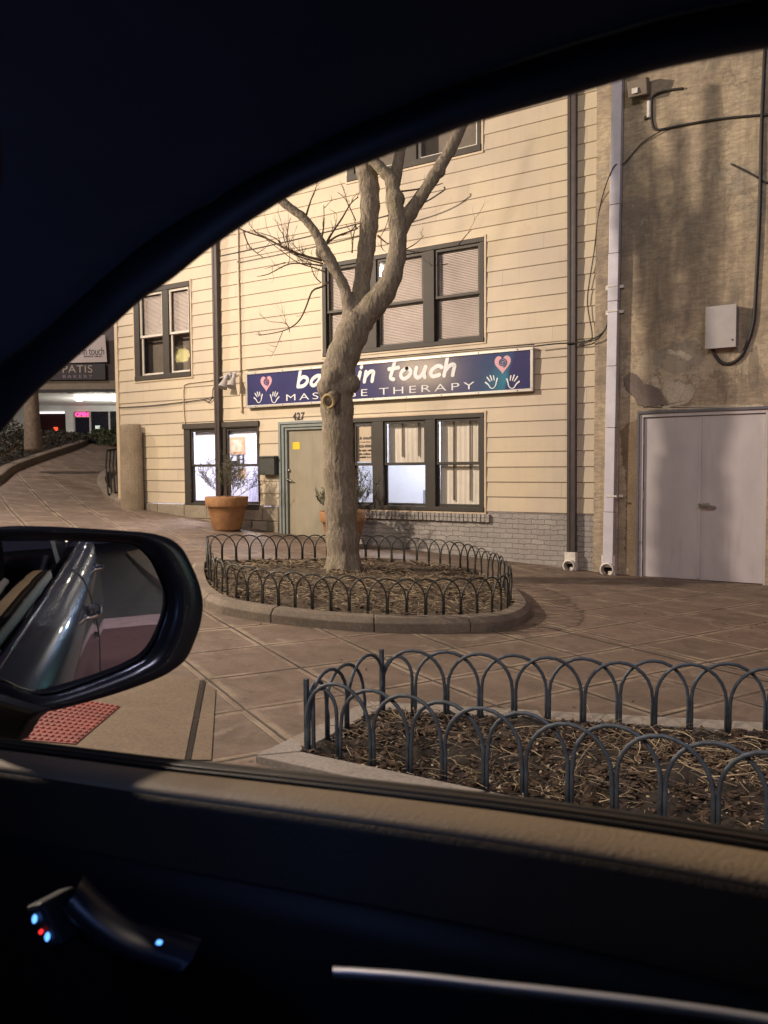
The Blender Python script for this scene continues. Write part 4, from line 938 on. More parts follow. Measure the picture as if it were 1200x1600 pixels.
tr.parent=tree; tr.matrix_parent_inverse=Matrix.Translation(-V3(tree.location))
# sawn stub with callus ring
c=tp_(525,618,-.10); d=(tp_(511,629,-.42)-c).normalized(); e=c+d*.30
mb=MB(); mb.tube([c,c+d*.2,e],[.10,.085,.088],20); P(mb,'branch_stub',MAT['bark'],tree,smooth=True)
a=d.cross(V3((0,0,1))).normalized(); b_=d.cross(a); cal=m_conc('callus_wood',(.52,.40,.20),(.38,.28,.13),8,.01); heartw=m_conc('cut_wood',(.42,.31,.18),(.24,.16,.09),10,.015)
ringp=[e+(a*math.cos(2*PI*k/24)*.070+b_*math.sin(2*PI*k/24)*.082) for k in range(24)]
P(MB().tube(ringp,.021,10,closed=True),'callus_ring',cal,tree,smooth=True)
P(MB().rows([[e-d*.004+(a*math.cos(2*PI*k/24)*.06+b_*math.sin(2*PI*k/24)*.07) for k in range(24)],[e-d*.03+(a*math.cos(2*PI*k/24)*.03+b_*math.sin(2*PI*k/24)*.035) for k in range(24)],[e-d*.02+(a*math.cos(2*PI*k/24)*.001+b_*math.sin(2*PI*k/24)*.001) for k in range(24)]],close=True),'cut_face',heartw,tree,smooth=True)
# twigs traced + small side shoots
tw=[([(503,407),(470,398),(440,385),(415,372),(380,360),(355,345)],4.5),([(505,412),(480,405),(455,395),(446,380),(441,362)],3),([(503,415),(475,412),(450,413),(420,428),(402,432)],3),([(508,425),(490,418),(465,410),(437,390),(405,365)],2.6),
([(515,440),(503,448),(488,455),(478,480),(468,500),(452,513),(430,520),(404,524)],3.6),([(452,513),(445,505),(425,503)],2),([(452,513),(452,520)],1.6),([(502,442),(492,432),(485,415),(478,405)],2),
([(511,378),(520,362),(535,340),(548,318),(560,308)],4),([(511,380),(525,370),(545,362),(560,357)],4),([(503,372),(506,350),(506,320)],3),([(478,338),(485,315),(492,297)],3.6),([(470,398),(455,395),(449,375),(451,350),(455,340)],2.5),
([(550,395),(552,370),(557,350)],2.5),([(557,350),(548,360),(540,350)],2),([(590,368),(598,375),(606,381)],4),([(630,392),(650,380),(662,368)],2.2),([(628,388),(640,392),(655,396)],2),([(618,300),(650,296),(680,290),(692,286)],3.2),([(556,345),(540,312),(527,300)],2),([(380,360),(390,385),(412,403)],3),([(440,385),(430,372),(400,362)],2.2),([(446,410),(430,415),(413,420)],1.8),([(715,385),(728,368),(738,358)],2),([(700,412),(690,414),(672,415)],1.8)]
def shoot(p0,dir_,l,r,depth):
    pts=[p0.copy()]; p=p0.copy(); d=dir_.normalized()
    for k in range(6):
        d=(d+V3((rnd.uniform(-.25,.25),rnd.uniform(-.25,.25),rnd.uniform(-.15,.28)))).normalized(); p=p+d*l/6; pts.append(p.copy())
        if depth and rnd.random()<.5: shoot(p,(d+V3((rnd.uniform(-1,1),rnd.uniform(-1,1),rnd.uniform(-.3,1)))),l*.45,r*.6,depth-1)
    mb.tube(pts,[r*(1-.7*k/6) for k in range(7)],4)
for l,w_ in tw:
    mb=MB()
    dz0=rnd.uniform(-.12,.12); pts=sweep([tp_(x,y,-.05+dz0*i/len(l)) for i,(x,y) in enumerate(l)],4); n=len(pts)
    mb.tube(pts,[w_*SC/2*(1-.65*i/(n-1)) for i in range(n)],6)
    for i in range(2,n-1):
        if rnd.random()<.28: shoot(pts[i],(pts[i]-pts[i-1])*1+V3((rnd.uniform(-.06,.06),rnd.uniform(-.06,.06),rnd.uniform(-.02,.08))),rnd.uniform(.1,.4),w_*SC/2*.4,1)
    P(mb,'twig',MAT['twig'],tree,smooth=True)

# ================================================================ terracotta pots with shrubs
def pot(loc,s,label,slabel,seed,hw,up):
    t_=thing('terracotta_pot',label,'plant pot',loc,'terracotta pots against the building'); rr=random.Random(seed)
    pr_=[(.001,.0),(.24,.0),(.255,.03),(.262,.05),(.27,.06),(.325,.30),(.33,.31),(.345,.43),(.375,.435),(.385,.46),(.40,.60),(.395,.62),(.37,.62),(.35,.56),(.001,.56)]
    MB().lathe([(r*s,z*s) for r,z in pr_],(0,0,0),40).build('pot_body',MAT['terra'],t_,smooth=True,bevel=0)
    MB().lathe([(.001,.565*s),(.345*s,.565*s),(.345*s,.572*s),(.001,.58*s)],(0,0,0),24).build('pot_soil',MAT['soil'],t_)
    sh_=thing('potted_shrub',slabel,'shrub',(loc[0],loc[1],loc[2]+.57*s)); mb=MB(); lf=MB()
    def grow(p,d,l,r,dep):
        pts=[p.copy()]
        for k in range(5):
            d=(d+V3((rr.uniform(-.3,.3),rr.uniform(-.3,.3),rr.uniform(-.1,.25)))).normalized(); p=p+d*l/5; pts.append(p.copy())
            if dep and k>0:
                for _ in range(2 if dep>1 else 1): grow(p,(d+V3((rr.uniform(-.9,.9),rr.uniform(-.9,.9),rr.uniform(-.2,.6)))).normalized(),l*.5,r*.6,dep-1)
            if dep<=1 and rr.random()<.8:
                for _ in range(2):
                    q=p+V3([rr.uniform(-.015,.015) for _ in range(3)]); u=V3([rr.uniform(-1,1) for _ in range(3)]).normalized()*rr.uniform(.010,.022); v=u.cross(V3([rr.uniform(-1,1) for _ in range(3)])).normalized()*.007; lf.quad(q-u,q-v,q+u,q+v)
        mb.tube(pts,[r*(1-.6*k/5) for k in range(6)],4)
    for _ in range(hw):
        a=rr.uniform(0,2*PI); e=rr.uniform(.3,1.3); grow(V3((math.cos(a)*.1,math.sin(a)*.1,0)),V3((math.cos(a)*math.cos(e),math.sin(a)*math.cos(e),math.sin(e)*up)),rr.uniform(.3,.6)*s,.006,2)
    mb.build('stems',MAT['twig'],sh_); lf.build('foliage',MAT['sprig'],sh_)
pc=Gp(355,828); pot((pc.x,pc.y,g(pc.x)+.0),1.0,'terracotta pot with a rolled rim below the lower left window','bare twiggy shrub in the pot below the lower left window',3,9,1.3)
pot((-7.72,11.05,g(-7.72)),1.0,'terracotta pot half hidden behind the tree trunk beside the front door','dense twiggy shrub in the pot behind the tree trunk',5,17,1.0)

# ================================================================ background: bakery block up the hill
BZ=34.0; bs=BZ/FPX; bo=Zp(110,692,BZ)
bk_=thing('bakery_building','low bakery with a lit canopy and dark shopfront far up the hill','building',(bo.x,bo.y,bo.z-.3),None,R_(YAW))
def Lx(px): return (px-110)*bs
def Lz(py): return (692-py)*bs+.3
def B(mb,name,mat,parent=None,**k): return mb.build(name,mat,parent or bk_,**k)
dk=plain('dark_cladding',(.035,.03,.035),.6); wh=plain('white_render',(.62,.62,.60),.7,0,.12,2); fas=plain('fascia_tan',(.25,.20,.15),.7,0,.2,2)
B(MB().box(Lx(-120),Lx(330),.2,.6,Lz(596),Lz(440)),'upper_wall',plain('grey_upper',(.16,.13,.13),.8))
B(MB().box(Lx(-120),Lx(330),0,.3,Lz(612),Lz(596)),'canopy_fascia',fas); B(MB().box(Lx(-120),Lx(330),-.03,.02,Lz(613),Lz(609)),'canopy_edge',dk)
B(MB().box(Lx(-120),Lx(330),.3,7.4,Lz(613),Lz(609)),'soffit',wh)
yb=7.4
kx=(BZ+yb)/BZ
def Kx(px): return ((px-600)*kx+600-110)*bs + 0
def Kz(py): return Lz(731-(731-py)*kx)
mb=MB(); mb.box(Kx(-150),Kx(62),yb,yb+.2,-.5,Kz(612)); mb.box(Kx(104),Kx(117),yb,yb+.2,-.5,Kz(612)); mb.box(Kx(62),Kx(400),yb+.001,yb+.2,Kz(643),Kz(612)); B(mb,'shop_wall',wh)
B(MB().box(Kx(62),Kx(104),yb+.05,yb+.1,-.3,Kz(643)),'shop_window',plain('dark_glass',(.03,.01,.012),.15)); B(MB().box(Kx(117),Kx(400),yb+.05,yb+.1,-.3,Kz(643)),'shop_window',plain('dark_glass2',(.012,.012,.02),.15))
mb=MB(); 
for x in(117,142,172,205): mb.box(Kx(x)-.04,Kx(x)+.04,yb,yb+.05,-.3,Kz(643))
mb.box(Kx(117),Kx(142),yb,yb+.049,Kz(652),Kz(650)); B(mb,'window_bars',MAT['gbox'])
B(MB().box(Kx(62),Kx(103),yb-.05,yb,Kz(646),Kz(643)),'strip_light',emit('strip',(1,.95,.98),1.2))
B(put_text(MB(),'OPEN',Kx(130),Kz(650),yb-.03,.26,bold=.015,extr=.02),'open_neon',emit('neon_pink',(1,.06,.22),2.6))
B(MB().box(Kx(150),Kx(157),yb-.02,yb+.03,Kz(670),Kz(665)),'notice',emit('notice_lit',(.8,.9,.8),.5))
B(MB().box(Kx(85),Kx(91),yb-.02,yb+.03,Kz(673),Kz(667)),'red_lamp',emit('red_glint',(1,.08,.03),1.5))
for px in(109,166):
    B(MB().lathe([(.001,-.28),(.10,-.27),(.20,-.2),(.23,-.1),(.18,0),(.001,0)],(Lx(px)*1.03,1.2,Lz(613)-.02),20),'canopy_lamp',emit('globe_warm',(1,.93,.8),4),smooth=True)
    q=bk_.matrix_world; rot=Matrix.Rotation(R_(YAW),4,'Z'); lp=Matrix.Translation(bk_.location)@rot@V3((Lx(px)*1.03,3.4,Lz(613)-.9)); lamp('canopy_glow',lp,190,(1,.96,.88),.2)
# bakery signs
sgn=thing('bakery_sign','dark bakery sign with pale capitals above the lit canopy','sign',(bo.x,bo.y,bo.z-.3),None,R_(YAW))
mb=MB(); mb.box(Lx(40),Lx(169.5),-.18,-.05,Lz(595),Lz(570.5)); B(mb,'panel',dk,sgn)
mb=MB(); vs,fs=textmesh('PATIS',.44,sx=1.05,space=1.08,extr=.01); x0=min(v[0] for v in vs); x1=max(v[0] for v in vs)
mb.v=[(Lx(104)+(v[0]-x0)*(Lx(150)-Lx(104))/(x1-x0),-.19-v[2],Lz(584)+v[1]) for v in vs]; mb.f=fs
for px_ in(): pass
B(mb,'lettering',plain('sign_cream',(.42,.33,.28),.5),sgn)
mb=MB(); vs,fs=textmesh('BAKERY',.20,sx=1.1,space=1.5,extr=.01); x0=min(v[0] for v in vs); x1=max(v[0] for v in vs)
mb.v=[(Lx(104)+(v[0]-x0)*(Lx(150)-Lx(104))/(x1-x0),-.19-v[2],Lz(592.5)+v[1]) for v in vs]; mb.f=fs; B(mb,'small_lettering',plain('sign_mauve',(.30,.22,.26),.5),sgn)
bn=thing('banner','white banner with thin black lettering hanging above the bakery sign','banner',(bo.x,bo.y,bo.z-.3),None,R_(YAW))
mb=MB(); pts=[(Lx(60),-.2,Lz(570)),(Lx(173),-.2,Lz(568)),(Lx(171),-.2,Lz(527)),(Lx(60),-.2,Lz(527))]; mb.ext(pts,(0,.05,0)); B(mb,'cloth',plain('banner_white',(.62,.53,.52),.8,0,.05,1),bn)
mb=MB(); vs,fs=textmesh('back in touch',.46,sx=.75,extr=.004,space=.95); x1=max(v[0] for v in vs); x0=min(v[0] for v in vs)
mb.v=[(Lx(169)+(v[0]-x1)*(Lx(169)-Lx(114))/(x1-x0),-.205-v[2],Lz(557)+v[1]) for v in vs]; mb.f=fs; B(mb,'lettering',MAT['ink'],bn)
mb=MB(); put_text(mb,'MASSAGE THERAPY',Lx(152),Lz(560.5),-.205,.09,bold=.003); B(mb,'small_lettering',MAT['ink'],bn)
# fill lamps added to brighten the driveway, bushes and bakery signs
lamp('hill_fill',(-19,8,8.5),2200,(1,.84,.72),.3)
lamp('hill_fill',tuple(Matrix.Translation(bk_.location)@Matrix.Rotation(R_(YAW),4,'Z')@V3((-3,-7,8))),1300,(1,.86,.78),.3)
# hedge + shrubs
def bush(name,c,rx,ry,rz,n,mat,label,cat,group=None,ls=.05,leafn=3):
    t_=thing(name,label,cat,c,group); rr=random.Random(int(abs(c[0]*100))); lf=MB(); st=MB()
    for _ in range(n):
        a=rr.uniform(0,2*PI); e=rr.uniform(-.3,PI/2); q=rr.uniform(.35,1)**.5*(1+.25*noise.noise((a*2,e*3,c[0])))
        p=V3((math.cos(a)*math.cos(e)*rx*q,math.sin(a)*math.cos(e)*ry*q,max(.02,rz*.35+math.sin(e)*rz*.65*q)))
        u=V3([rr.uniform(-1,1) for _ in range(3)]).normalized()*ls*rr.uniform(.6,1.3); v=u.cross(V3([rr.uniform(-1,1) for _ in range(3)])).normalized()*ls*.5; lf.quad(p-u,p-v,p+u,p+v)
    for _ in range(14):
        a=rr.uniform(0,2*PI); st.tube([(0,0,0),(math.cos(a)*rx*.4,math.sin(a)*ry*.4,rz*.4),(math.cos(a)*rx*.8,math.sin(a)*ry*.8,rz*.8)],[.02,.012,.004],4)
    lf.build('foliage',mat,t_); st.build('stems',MAT['twig'],t_)
dgreen=plain('hedge_leaf',(.055,.075,.030),.6,0,.5,9)
for (px,py,z,rx,rz,lab) in((160,690,31,.75,.75,'dark green clipped hedge right of the bakery door'),(178,692,30,.7,.8,'dark hedge beside the corner of the cream building'),(140,692,31,.5,.6,'low dark shrub in front of the bakery door')):
    c=Zp(px,py,z); bush('hedge',(c.x,c.y,c.z-.25),rx,.6,rz,900,dgreen,lab,'hedge','shrubs in front of the bakery',.06)
# raised bed kerb on the left of the driveway
kpx=[(-120,800),(-40,777),(0,757),(18,742),(35,733),(80,716),(120,702),(148,691.5)]
kl=[Gp(x,y) for x,y in kpx]; e_=kl[-1]; kl+=[V3((e_.x-2.5,e_.y+2.2,g(e_.x-2.5))),V3((e_.x-5,e_.y+3,g(e_.x-5)))]; kl=sweep(kl,5)
def ribk(pl,prof,name,mat):
    rows=[]
    for i,p in enumerate(pl):
        t_=pl[min(i+1,len(pl)-1)]-pl[max(i-1,0)]; t_.z=0; t_.normalize(); nn=V3((-t_.y,t_.x,0))
        if nn.x>0: nn=-nn
        rows.append([p+nn*a+V3((0,0,h)) for a,h in prof])
    return MB().rows(rows).build(name,mat)
tagit(ribk(kl,((0,-.1),(0.02,.17),(.05,.19),(.26,.19),(.27,.05)),'kerb',MAT['kerb']),'long concrete kerb holding the dark planting bed left of the driveway','kerb')
bedsoil=ribk(kl,((.26,.1),(1.5,.28),(4,.3),(14,.4)),'planting_bed',MAT['soil']); bedsoil['kind']='structure'
rr=random.Random(4)
for k,(px,py,rx,rz) in enumerate(((10,725,.7,.7),(35,713,.8,.75),(62,706,.8,.6),(90,700,.9,.55),(-25,735,.8,.9),(8,705,.9,1.0),(120,694,.8,.35))):
    c=Gp(px,py); bush('bush',(c.x-.6,c.y+.3,g(c.x)+.1),rx,rx,rz,700,plain('brown_hedge%d'%k,(.035,.033,.022),.7,0,.4,9),['dark shrub nearest the car mirror at the left edge of the photo','dark shrub at the foot of the left background trunk','dark shrub just right of the background trunk','low dark shrub at the middle of the driveway kerb','tall dark shrub cut by the left edge','taller dark shrub behind the one at the left edge','lowest dark shrub at the far end of the driveway kerb'][k],'shrub','dark shrubs along the driveway kerb',.05)
c=Gp(50,700); bt=thing('background_tree','dark tree trunk rising from the planting bed left of the bakery window','tree',tuple(c))
q=[Zp(x,y,20.5) for x,y in((52,705),(51,680),(50,650),(49,620),(47,560),(42,480))]; P(MB().tube(sweep(q,4),[.22-.004*i for i in range(21)],12),'trunk',plain('dim_bark',(.16,.12,.09),.9,0,.4,12,.02,20),bt,smooth=True)
mb=MB()
for a in range(7): 
    d=V3((rr.uniform(-1,1),rr.uniform(-1,1),rr.uniform(.6,1.4))); mb.tube([q[4],q[4]+d*.8,q[4]+d*1.8+V3((0,0,.5))],[.09,.05,.02],6)
P(mb,'limbs',MAT['twig'],bt)
# dark parked car up the hill (simple far body)
c=Zp(112,691,30.5); fc=thing('parked_car','dark parked car just visible over the crest of the driveway','car',(c.x,c.y,c.z-1.15),None,R_(YAW+8))
carp=plain('dark_car_paint',(.012,.014,.02),.2,.3,.05,5,0,60,.6)
pf=[(-2.1,.3),(-2.15,.7),(-1.9,.88),(-1.1,.95),(-.55,1.36),(.7,1.38),(1.3,1.0),(2.05,.92),(2.15,.6),(2.1,.3)]
MB().ext([(x,-.85,z) for x,z in pf],(0,1.7,0)).build('body',carp,fc,bevel=.06)
MB().ext([(x,-.862,z) for x,z in((-1.0,.97),(-.52,1.31),(.64,1.33),(1.15,1.0))],(0,1.724,0)).build('side_window',plain('car_glass',(.01,.01,.012),.08),fc)
for x in(-1.35,1.35):
    for y in(-.86,.66): MB().tube([(x,y,.32),(x,y+.2,.32)],.32,20).build('wheel',MAT['black'],fc)

# ================================================================ street lamps (out of frame; seen in reflections)
def street_lamp(x,y,h,label,col,glow,arm=(0,0),k=1):
    t_=thing('street_lamp',label,'street lamp',(x,y,g(x)-.13),'street lamps along the road'); hh=h-(g(x)-.13)
    MB().lathe([(.12,0),(.11,.5),(.07,.6),(.05,hh+.35)],(-arm[0],-arm[1],0),14).build('pole',MAT['trim'],t_,smooth=True)
    if arm!=(0,0): MB().tube([(-arm[0],-arm[1],hh+.32),(0,0,hh+.30)],.03,8).build('arm',MAT['trim'],t_)
    MB().lathe([(.001,.36),(.16,.34),(.2,.28),(.18,.26),(.001,.26)],(0,0,hh-.0),16).build('lamp_head',MAT['trim'],t_)
    MB().lathe([(r*k,z*k-.24*(k-1)) for r,z in((.001,0),(.08,.02),(.11,.1),(.07,.2),(.001,.24))],(0,0,hh),16).build('bulb',emit('bulb_glow',col,glow),t_,smooth=True)
street_lamp(18,3.6,5.2,'street lamp on the pavement behind the car, nearer one in the mirror',(1,.85,.6),120)
street_lamp(30,3.4,5.6,'street lamp on the pavement behind the car, farther one in the mirror',(1,.9,.75),120)
dd=ray(283,552); hp=CAM+dd*(D/dd.y); rf=V3((dd.x,-dd.y,dd.z)); lp=hp+rf*((D+2.0)/D)*(D/dd.y)
street_lamp(lp.x,lp.y,lp.z,'street lamp across the road mirrored in the upper left window',(1,.78,.28),9,k=2.6)
# ================================================================ THE CAR
car=thing('passenger_car','dark car interior and door seen from the passenger seat around the open window','car',(0.4,-.25,-.15))
inner=plain('black_trim',(.010,.011,.014),.55,0,.1,20); soft=plain('headliner_cloth',(.035,.038,.05),.9,0,.1,20,.001,400); tan=plain('tan_soft_trim',(.36,.265,.165),.62,0,.08,14,.0015,300,0,.4); rub=plain('rubber_seal',(.012,.011,.010),.45,0,.1,20)
sealb=plain('brown_seal',(.05,.035,.026),.4,0,.1,20)
def Pl(px,py,c=.44,k=.2):     # point on the leaning window plane y + k*z = c (z relative to the camera)
    d=ray(px,py); return CAM+d*(c/(d.y+k*d.z))
def Yp(px,py,y): d=ray(px,py); return CAM+d*(y/d.y)
C1=[(-160,860),(-80,760),(0,678),(47,622),(114,563),(152,530),(180,506),(220,470),(270,435),(340,380),(440,315),(500,285),(600,245),(675,217),(750,190),(890,150),(975,125),(1050,105),(1200,77),(1420,45),(1800,20)]
C2=[(-210,720),(-100,640),(-10,570),(50,528),(105,480),(128,460),(150,440),(200,397),(240,367),(310,322),(400,270),(450,244),(540,198),(620,165),(700,130),(850,78),(950,48),(1040,22),(1200,-12),(1420,-60),(1800,-90)]
def lp2(c): return sweep([V3((x,y,0)) for x,y in c],4)
c1=lp2(C1); c2=lp2(C2)
frow_=[]
for sft,cc in((0.0,0.455),(0.0,.435),(.03,.427),(.15,.424),(.5,.420),(.85,.42),(.97,.424),(.99,.44),(1.0,.47),(1.5,.48),(3.2,.50)):
    frow_.append([Pl(a.x+(b.x-a.x)*sft,a.y+(b.y-a.y)*sft,cc) for a,b in zip(c1,c2)])
P(MB().rows(frow_),'window_frame',inner,car,smooth=True)
r0=[Pl(b.x-(b.x-a.x)*.04,b.y-(b.y-a.y)*.04,.4225) for a,b in zip(c1,c2)]
rows=[r0]
for dy,dz,dx in((-.015,.004,0),(-.04,.022,-.004),(-.08,.045,-.01),(-.16,.075,-.02),(-.30,.10,-.03),(-.6,.13,-.04),(-1.1,.12,-.04),(-1.3,.0,-.04),(-1.34,-.5,0)):
    rows.append([p+V3((dx,dy,dz)) for p in r0])
P(MB().rows(rows),'headliner',soft,car,smooth=True)
# belt line seals
BT=[(-200,1130),(-90,1143),(20,1155),(130,1168),(245,1182),(420,1200),(620,1222),(800,1243),(1000,1270),(1200,1300),(1420,1338),(1700,1390)]
bt=lp2(BT)
def brow(dy,y): return [Yp(p.x,p.y+dy*(.75+.25*p.x/600),y) for p in bt]
P(MB().rows([brow(60,.50),brow(3,.492),brow(0,.488),brow(4,.484),brow(7,.482)]),'outer_seal',rub,car,smooth=True)
P(MB().rows([brow(7,.483),brow(8,.478),brow(12,.474),brow(15,.474)]),'glass_run',sealb,car,smooth=True)
P(MB().rows([brow(14,.476),brow(16,.470),brow(21,.466),brow(24,.468)]),'inner_seal',rub,car,smooth=True)
P(MB().rows([brow(24,.470),brow(26,.462),brow(34,.452),brow(46,.441),brow(58,.433),brow(68,.430),brow(74,.4305)]),'sill_trim',tan,car,smooth=True)
P(MB().rows([brow(70,.431),brow(74,.4285),brow(92,.427),brow(130,.4245),brow(200,.420)]),'upper_card',plain('shaded_tan_card',(.045,.034,.026),.6,0,.1,14,.0015,300,0,.3),car,smooth=True)  # darker copy of the tan trim: shade below the sill put into colour
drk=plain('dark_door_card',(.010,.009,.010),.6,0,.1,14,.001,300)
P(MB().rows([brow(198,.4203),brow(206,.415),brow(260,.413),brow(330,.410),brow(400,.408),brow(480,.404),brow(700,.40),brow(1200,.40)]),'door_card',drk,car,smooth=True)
# armrest with bright strip, handle recess, switch lights, glowing glint
arm=lp2([(520,1512),(640,1520),(760,1533),(900,1548),(1050,1566),(1200,1588),(1400,1622)])
P(MB().rows([[Yp(p.x,p.y+d+ (0 if d<=0 else 0),y) for p in arm] for d,y in((-2,.365),(-3,.352),(3,.348),(12,.347),(19,.352),(22,.365))]),'armrest_strip',plain('satin_strip',(.45,.44,.46),.45,.5,.05,20),car,smooth=True)
hd=lp2([(95,1415),(130,1450),(175,1480),(230,1500),(280,1515)]); P(MB().rows([[Yp(p.x+ox,p.y+oy,y) for p in hd] for ox,oy,y in((35,-48,.362),(28,-32,.345),(20,-15,.338),(4,2,.332),(-4,10,.340),(-8,16,.36))]),'door_handle',plain('handle_trim',(.012,.012,.018),.4,.1,.1,20),car,smooth=True)
bl=emit('switch_glint_blue',(.12,.38,1),2.2); rd=emit('switch_red',(1,.03,.03),1.6)
for px,py,m_,w_,h_ in((53,1437,bl,3.6,7),(73,1465,bl,3.6,7),(63,1457,rd,3.2,3.5),(248,1474,bl,4.5,2.8)):  # the last oval is a painted highlight on the handle, not a switch
    c=Yp(px,py,.325); u=RT*(w_*.33/1250)+UP*(h_*.18/1250); v=UP*(h_*.33/1250)-RT*(w_*.2/1250)
    P(MB().ext([c+u*math.cos(2*PI*k/12)*1.3+v*math.sin(2*PI*k/12)*1.3 for k in range(12)],FW*.002),'switch_or_glint',m_,car)
P(MB().ext([Yp(x,y,.328) for x,y in((36,1418),(60,1412),(95,1478),(78,1490))],(0,.03,0)),'switch_panel',inner,car,bevel=.003)
lamp('strip_fill',Yp(700,1500,.27),.006,(.45,.55,1),.008); lamp('strip_fill',Yp(1080,1510,.27),.005,(1,.92,.85),.008)  # small unseen lamps added to light the armrest strip
lamp('handle_glow',Yp(235,1440,.30),.03,(.15,.35,1),.01)
# exterior body side, rear glass, chrome belt, roof
paint=plain('grey_metallic_paint',(.15,.18,.25),.2,.35,.04,3,0,60,1.0); dkg=plain('tinted_glass',(.008,.008,.010),.05,0,.05,5); chrome=plain('chrome',(.75,.75,.78),.12,1,.02,8)
def belt(x): return CAMZ-.205+.085*x-.012
xsx=[-2.3,-2.1,-1.7,-1.2,-.9,-.6,-.3,0,.3,.6,.9,1.2,1.6,2.0,2.4,2.6]
def yo(x): return -.10*max(0,(-x-1.0))**2*.9-.12*max(0,x-1.6)**2
rows=[]
for dy,dz in((.500,-.03),(.535,-.05),(.58,-.09),(.612,-.16),(.640,-.27),(.634,-.30),(.655,-.36),(.668,-.6),(.66,-.8),(.63,-.95),(.56,-1.08),(.40,-1.1)):
    rows.append([V3((x,dy+yo(x),belt(x)+dz)) for x in xsx])
P(MB().rows(rows),'body_side',paint,car,smooth=True)
rows=[[V3((x,-1.3-(dy-.5)-yo(x),belt(x)+dz)) for x in xsx] for dy,dz in((.50,-.03),(.58,-.16),(.62,-.6),(.56,-1.08))]; P(MB().rows(rows),'driver_side',paint,car,smooth=True)
P(MB().tube([V3((x,.512,belt(x)-.026)) for x in xsx[4:14]],.0085,8),'belt_trim',chrome,car,smooth=True)
# hood, tail, floor
P(MB().rows([[V3((x,y,z)) for y in(-1.9,-1.7,-.65,.35,.52)] for x,z in((-2.35,.45),(-2.35,1.0),(-2.1,1.16),(-1.1,1.27),(-.95,1.25))]),'bonnet',paint,car,smooth=True)
P(MB().rows([[V3((x,y,z)) for y in(-1.8,-.65,.50)] for x,z in((2.62,.5),(2.66,1.2),(2.5,1.35))]),'tailgate',paint,car)
P(MB().box(-2.2,2.55,-1.8,.5,.38,.45),'floor',inner,car)
P(MB().rows([[V3((x,.47+yo(x),belt(x)-.02)) for x in(.52,.9,1.5,2.1)],[V3((x,.37+yo(x),belt(x)+dz)) for x,dz in((.52,.40),(.9,.39),(1.5,.33),(2.1,.10))]]),'rear_window',dkg,car)
P(MB().rows([[V3((x,.475+yo(x),belt(x)-.02)) for x in(.40,.52)],[V3((x,.375+yo(x),belt(x)+.42)) for x in(.40,.52)]]),'door_pillar',inner,car)
P(MB().rows([[V3((x,y,z)) for x,z in((-.3,CAMZ+.28),(.1,CAMZ+.36),(.9,CAMZ+.38),(1.8,CAMZ+.32),(2.5,CAMZ+.0))] for y in(.40,.33,-.6,-1.55,-1.7)]),'roof',paint,car,smooth=True)
# front door and rear door handles, door gap
for x in(.18,1.22):
    z=belt(x)-.185; y=.622
    P(MB().tube(sweep([(x-.11,y-.01,z),(x-.09,y+.03,z+.004),(x,y+.042,z+.006),(x+.09,y+.03,z+.004),(x+.11,y-.01,z)],4),.012,8),'outer_handle',chrome,car,smooth=True)
    P(MB().lathe([(.001,0),(.045,.0),(.05,.004),(.001,.005)],(0,0,0),20).build('handle_cup',inner) and MB().rows([[V3((x+.02+.05*math.cos(a)*s_,y+.003+e_,z+.042*math.sin(a)*s_)) for a in [2*PI*k/18 for k in range(18)]] for s_,e_ in((1,0),(.5,.001),(.01,.001))],close=True),'handle_cup',inner,car)
for o in [o for o in bpy.data.objects if o.name.startswith('handle_cup') and o.parent is None]: bpy.data.objects.remove(o)
P(MB().tube([V3((.42,dy+.001,belt(.42)+dz)) for dy,dz in((.535,-.05),(.58,-.09),(.612,-.16),(.640,-.27),(.655,-.36),(.668,-.6),(.66,-.8),(.63,-.95))],.004,6),'door_gap',MAT['black'],car)
for x in(-1.55,1.75):
    for y in(.30,-1.75):
        P(MB().tube([(x,y,.24),(x,y+.24,.24)],.38,28),'wheel',MAT['black'],car,bevel=.03); P(MB().tube([(x,y-.004,.24),(x,y+.248,.24)],.24,20),'wheel',MAT['metal'],car)
P(MB().rows([[V3((x,-1.80,belt(x)-.05)) for x in(-1.1,0,1,2.5)],[V3((x,-1.66,CAMZ+dz)) for x,dz in((-1.0,-.2),(-.28,.29),(1,.37),(2.5,.0))]]),'opaque_driver_window',dkg,car)  # opaque, added to stop lamp light entering from the driver side
P(MB().rows([[V3((-1.12,y,CAMZ-.33)) for y in(-1.85,.40)],[V3((-.76,y,CAMZ+.02)) for y in(-1.75,.40)],[V3((-.30,y,CAMZ+.30)) for y in(-1.68,.42)]]),'opaque_windscreen',inner,car)  # opaque sheet added to keep lamp light out of the cabin
# seat behind the camera (dark)
P(MB().box(.28,.45,-.35,.25,.9,1.95).box(-.25,.3,-.35,.25,.75,.9),'seat',inner,car,bevel=.04)
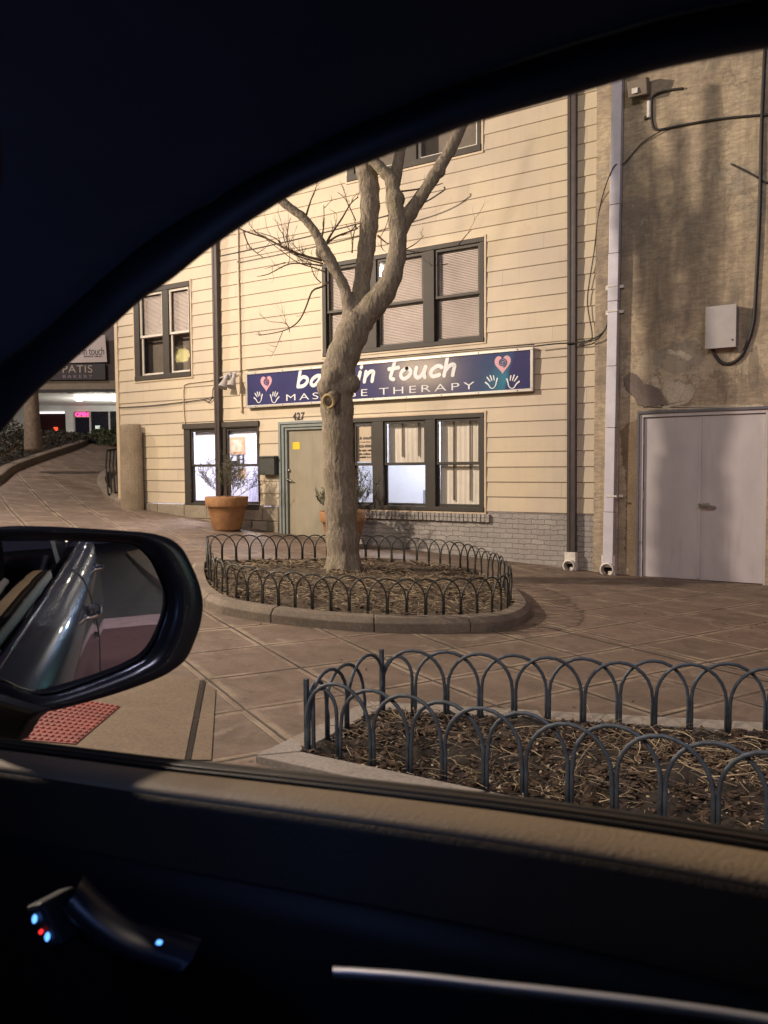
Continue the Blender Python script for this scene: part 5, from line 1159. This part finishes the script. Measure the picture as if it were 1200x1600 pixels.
# ---- wing mirror: normal chosen from the reflection of the car's flank
HG=[(-70,842),(0,846),(60,845),(120,846),(170,847),(207,851),(222,862),(236,878),(250,905),(259,930),(258,958),(250,985),(238,1012),(222,1030),(200,1042),(180,1051),(130,1070),(75,1087),(45,1082),(10,1068),(-70,1040)]
HH=[(-110,838),(0,823),(60,822),(130,825),(190,829),(235,833),(266,842),(284,856),(297,878),(310,908),(317,940),(314,972),(305,1000),(292,1028),(272,1046),(240,1063),(165,1089),(70,1113),(30,1109),(-10,1092),(-110,1060)]
MZ=1.05
mc=Zp(167,854,MZ); din=(ray(167,854)).normalized(); dout=V3((1,.0,-.03)).normalized(); mn=(dout-din).normalized()
def Mp(px,py,off=0):    # on the mirror plane
    d=ray(px,py); t_=((mc-CAM).dot(mn)+off)/d.dot(mn); return CAM+d*t_
gl=[(p.x,p.y) for p in closed([V3((x,y,0)) for x,y in HG],4)]; ho=[(p.x,p.y) for p in closed([V3((x,y,0)) for x,y in HH],4)]
Rm=1.9; sc_=mc-mn*Rm
def onsph(p):   # drop a plane point onto the convex sphere
    q=p-mc; q-=mn*q.dot(mn); r2=q.length_squared; return mc+q-mn*(Rm-math.sqrt(Rm*Rm-r2))
gc=(110,960); rows=[]
for s_ in [1,.85,.7,.55,.4,.25,.12,.001]:
    rows.append([onsph(Mp(gc[0]+(x-gc[0])*s_,gc[1]+(y-gc[1])*s_)) for x,y in gl])
wm=P(MB().rows([[Mp(x,y,.012) for x,y in ho]]+[[(Mp(gc[0]+(x-gc[0])*s_,gc[1]+(y-gc[1])*s_,o_)) for x,y in ho] for s_,o_ in((1.0,-.004),(.985,-.03),(.93,-.06),(.80,-.095),(.5,-.12),(.01,-.13))],close=True),'wing_mirror',plain('gloss_black',(.006,.007,.010),.10,0,.05,10,0,60,1),car,smooth=True)
rim=[]
for f,o_ in((0,.012),(.12,.018),(.5,.016),(.85,.010),(1.0,-.006)):
    rim.append([Mp(a[0]+(b[0]-a[0])*f,a[1]+(b[1]-a[1])*f,o_) for a,b in zip(ho,gl)])
P(MB().rows(rim,close=True),'mirror_rim',plain('rim_black',(.008,.009,.013),.25,0,.05,10),wm,smooth=True)
mm,t,b=newmat('mirror_silver'); b.inputs['Metallic'].default_value=1; b.inputs['Base Color'].default_value=(.80,.82,.88,1); b.inputs['Roughness'].default_value=.012
mg=MB().rows(rows,close=True); mo=mg.build('mirror_glass',mm,None,smooth=True)
mo.parent=wm
P(MB().rows([[Mp(x,y,o_) for x,y in((-120,870),(-30,1000),(-20,1120),(-120,1140))] for o_ in(-.02,-.10)],close=True,caps=True),'mirror_arm',inner,car,bevel=.01)
P(MB().ext([Pl(x,y,.462) for x,y in((-300,1000),(-60,1080),(30,1106),(60,1113),(40,1130),(22,1160),(-60,1170),(-300,1180))],(0,.02,0)),'corner_panel',inner,car,bevel=.004)
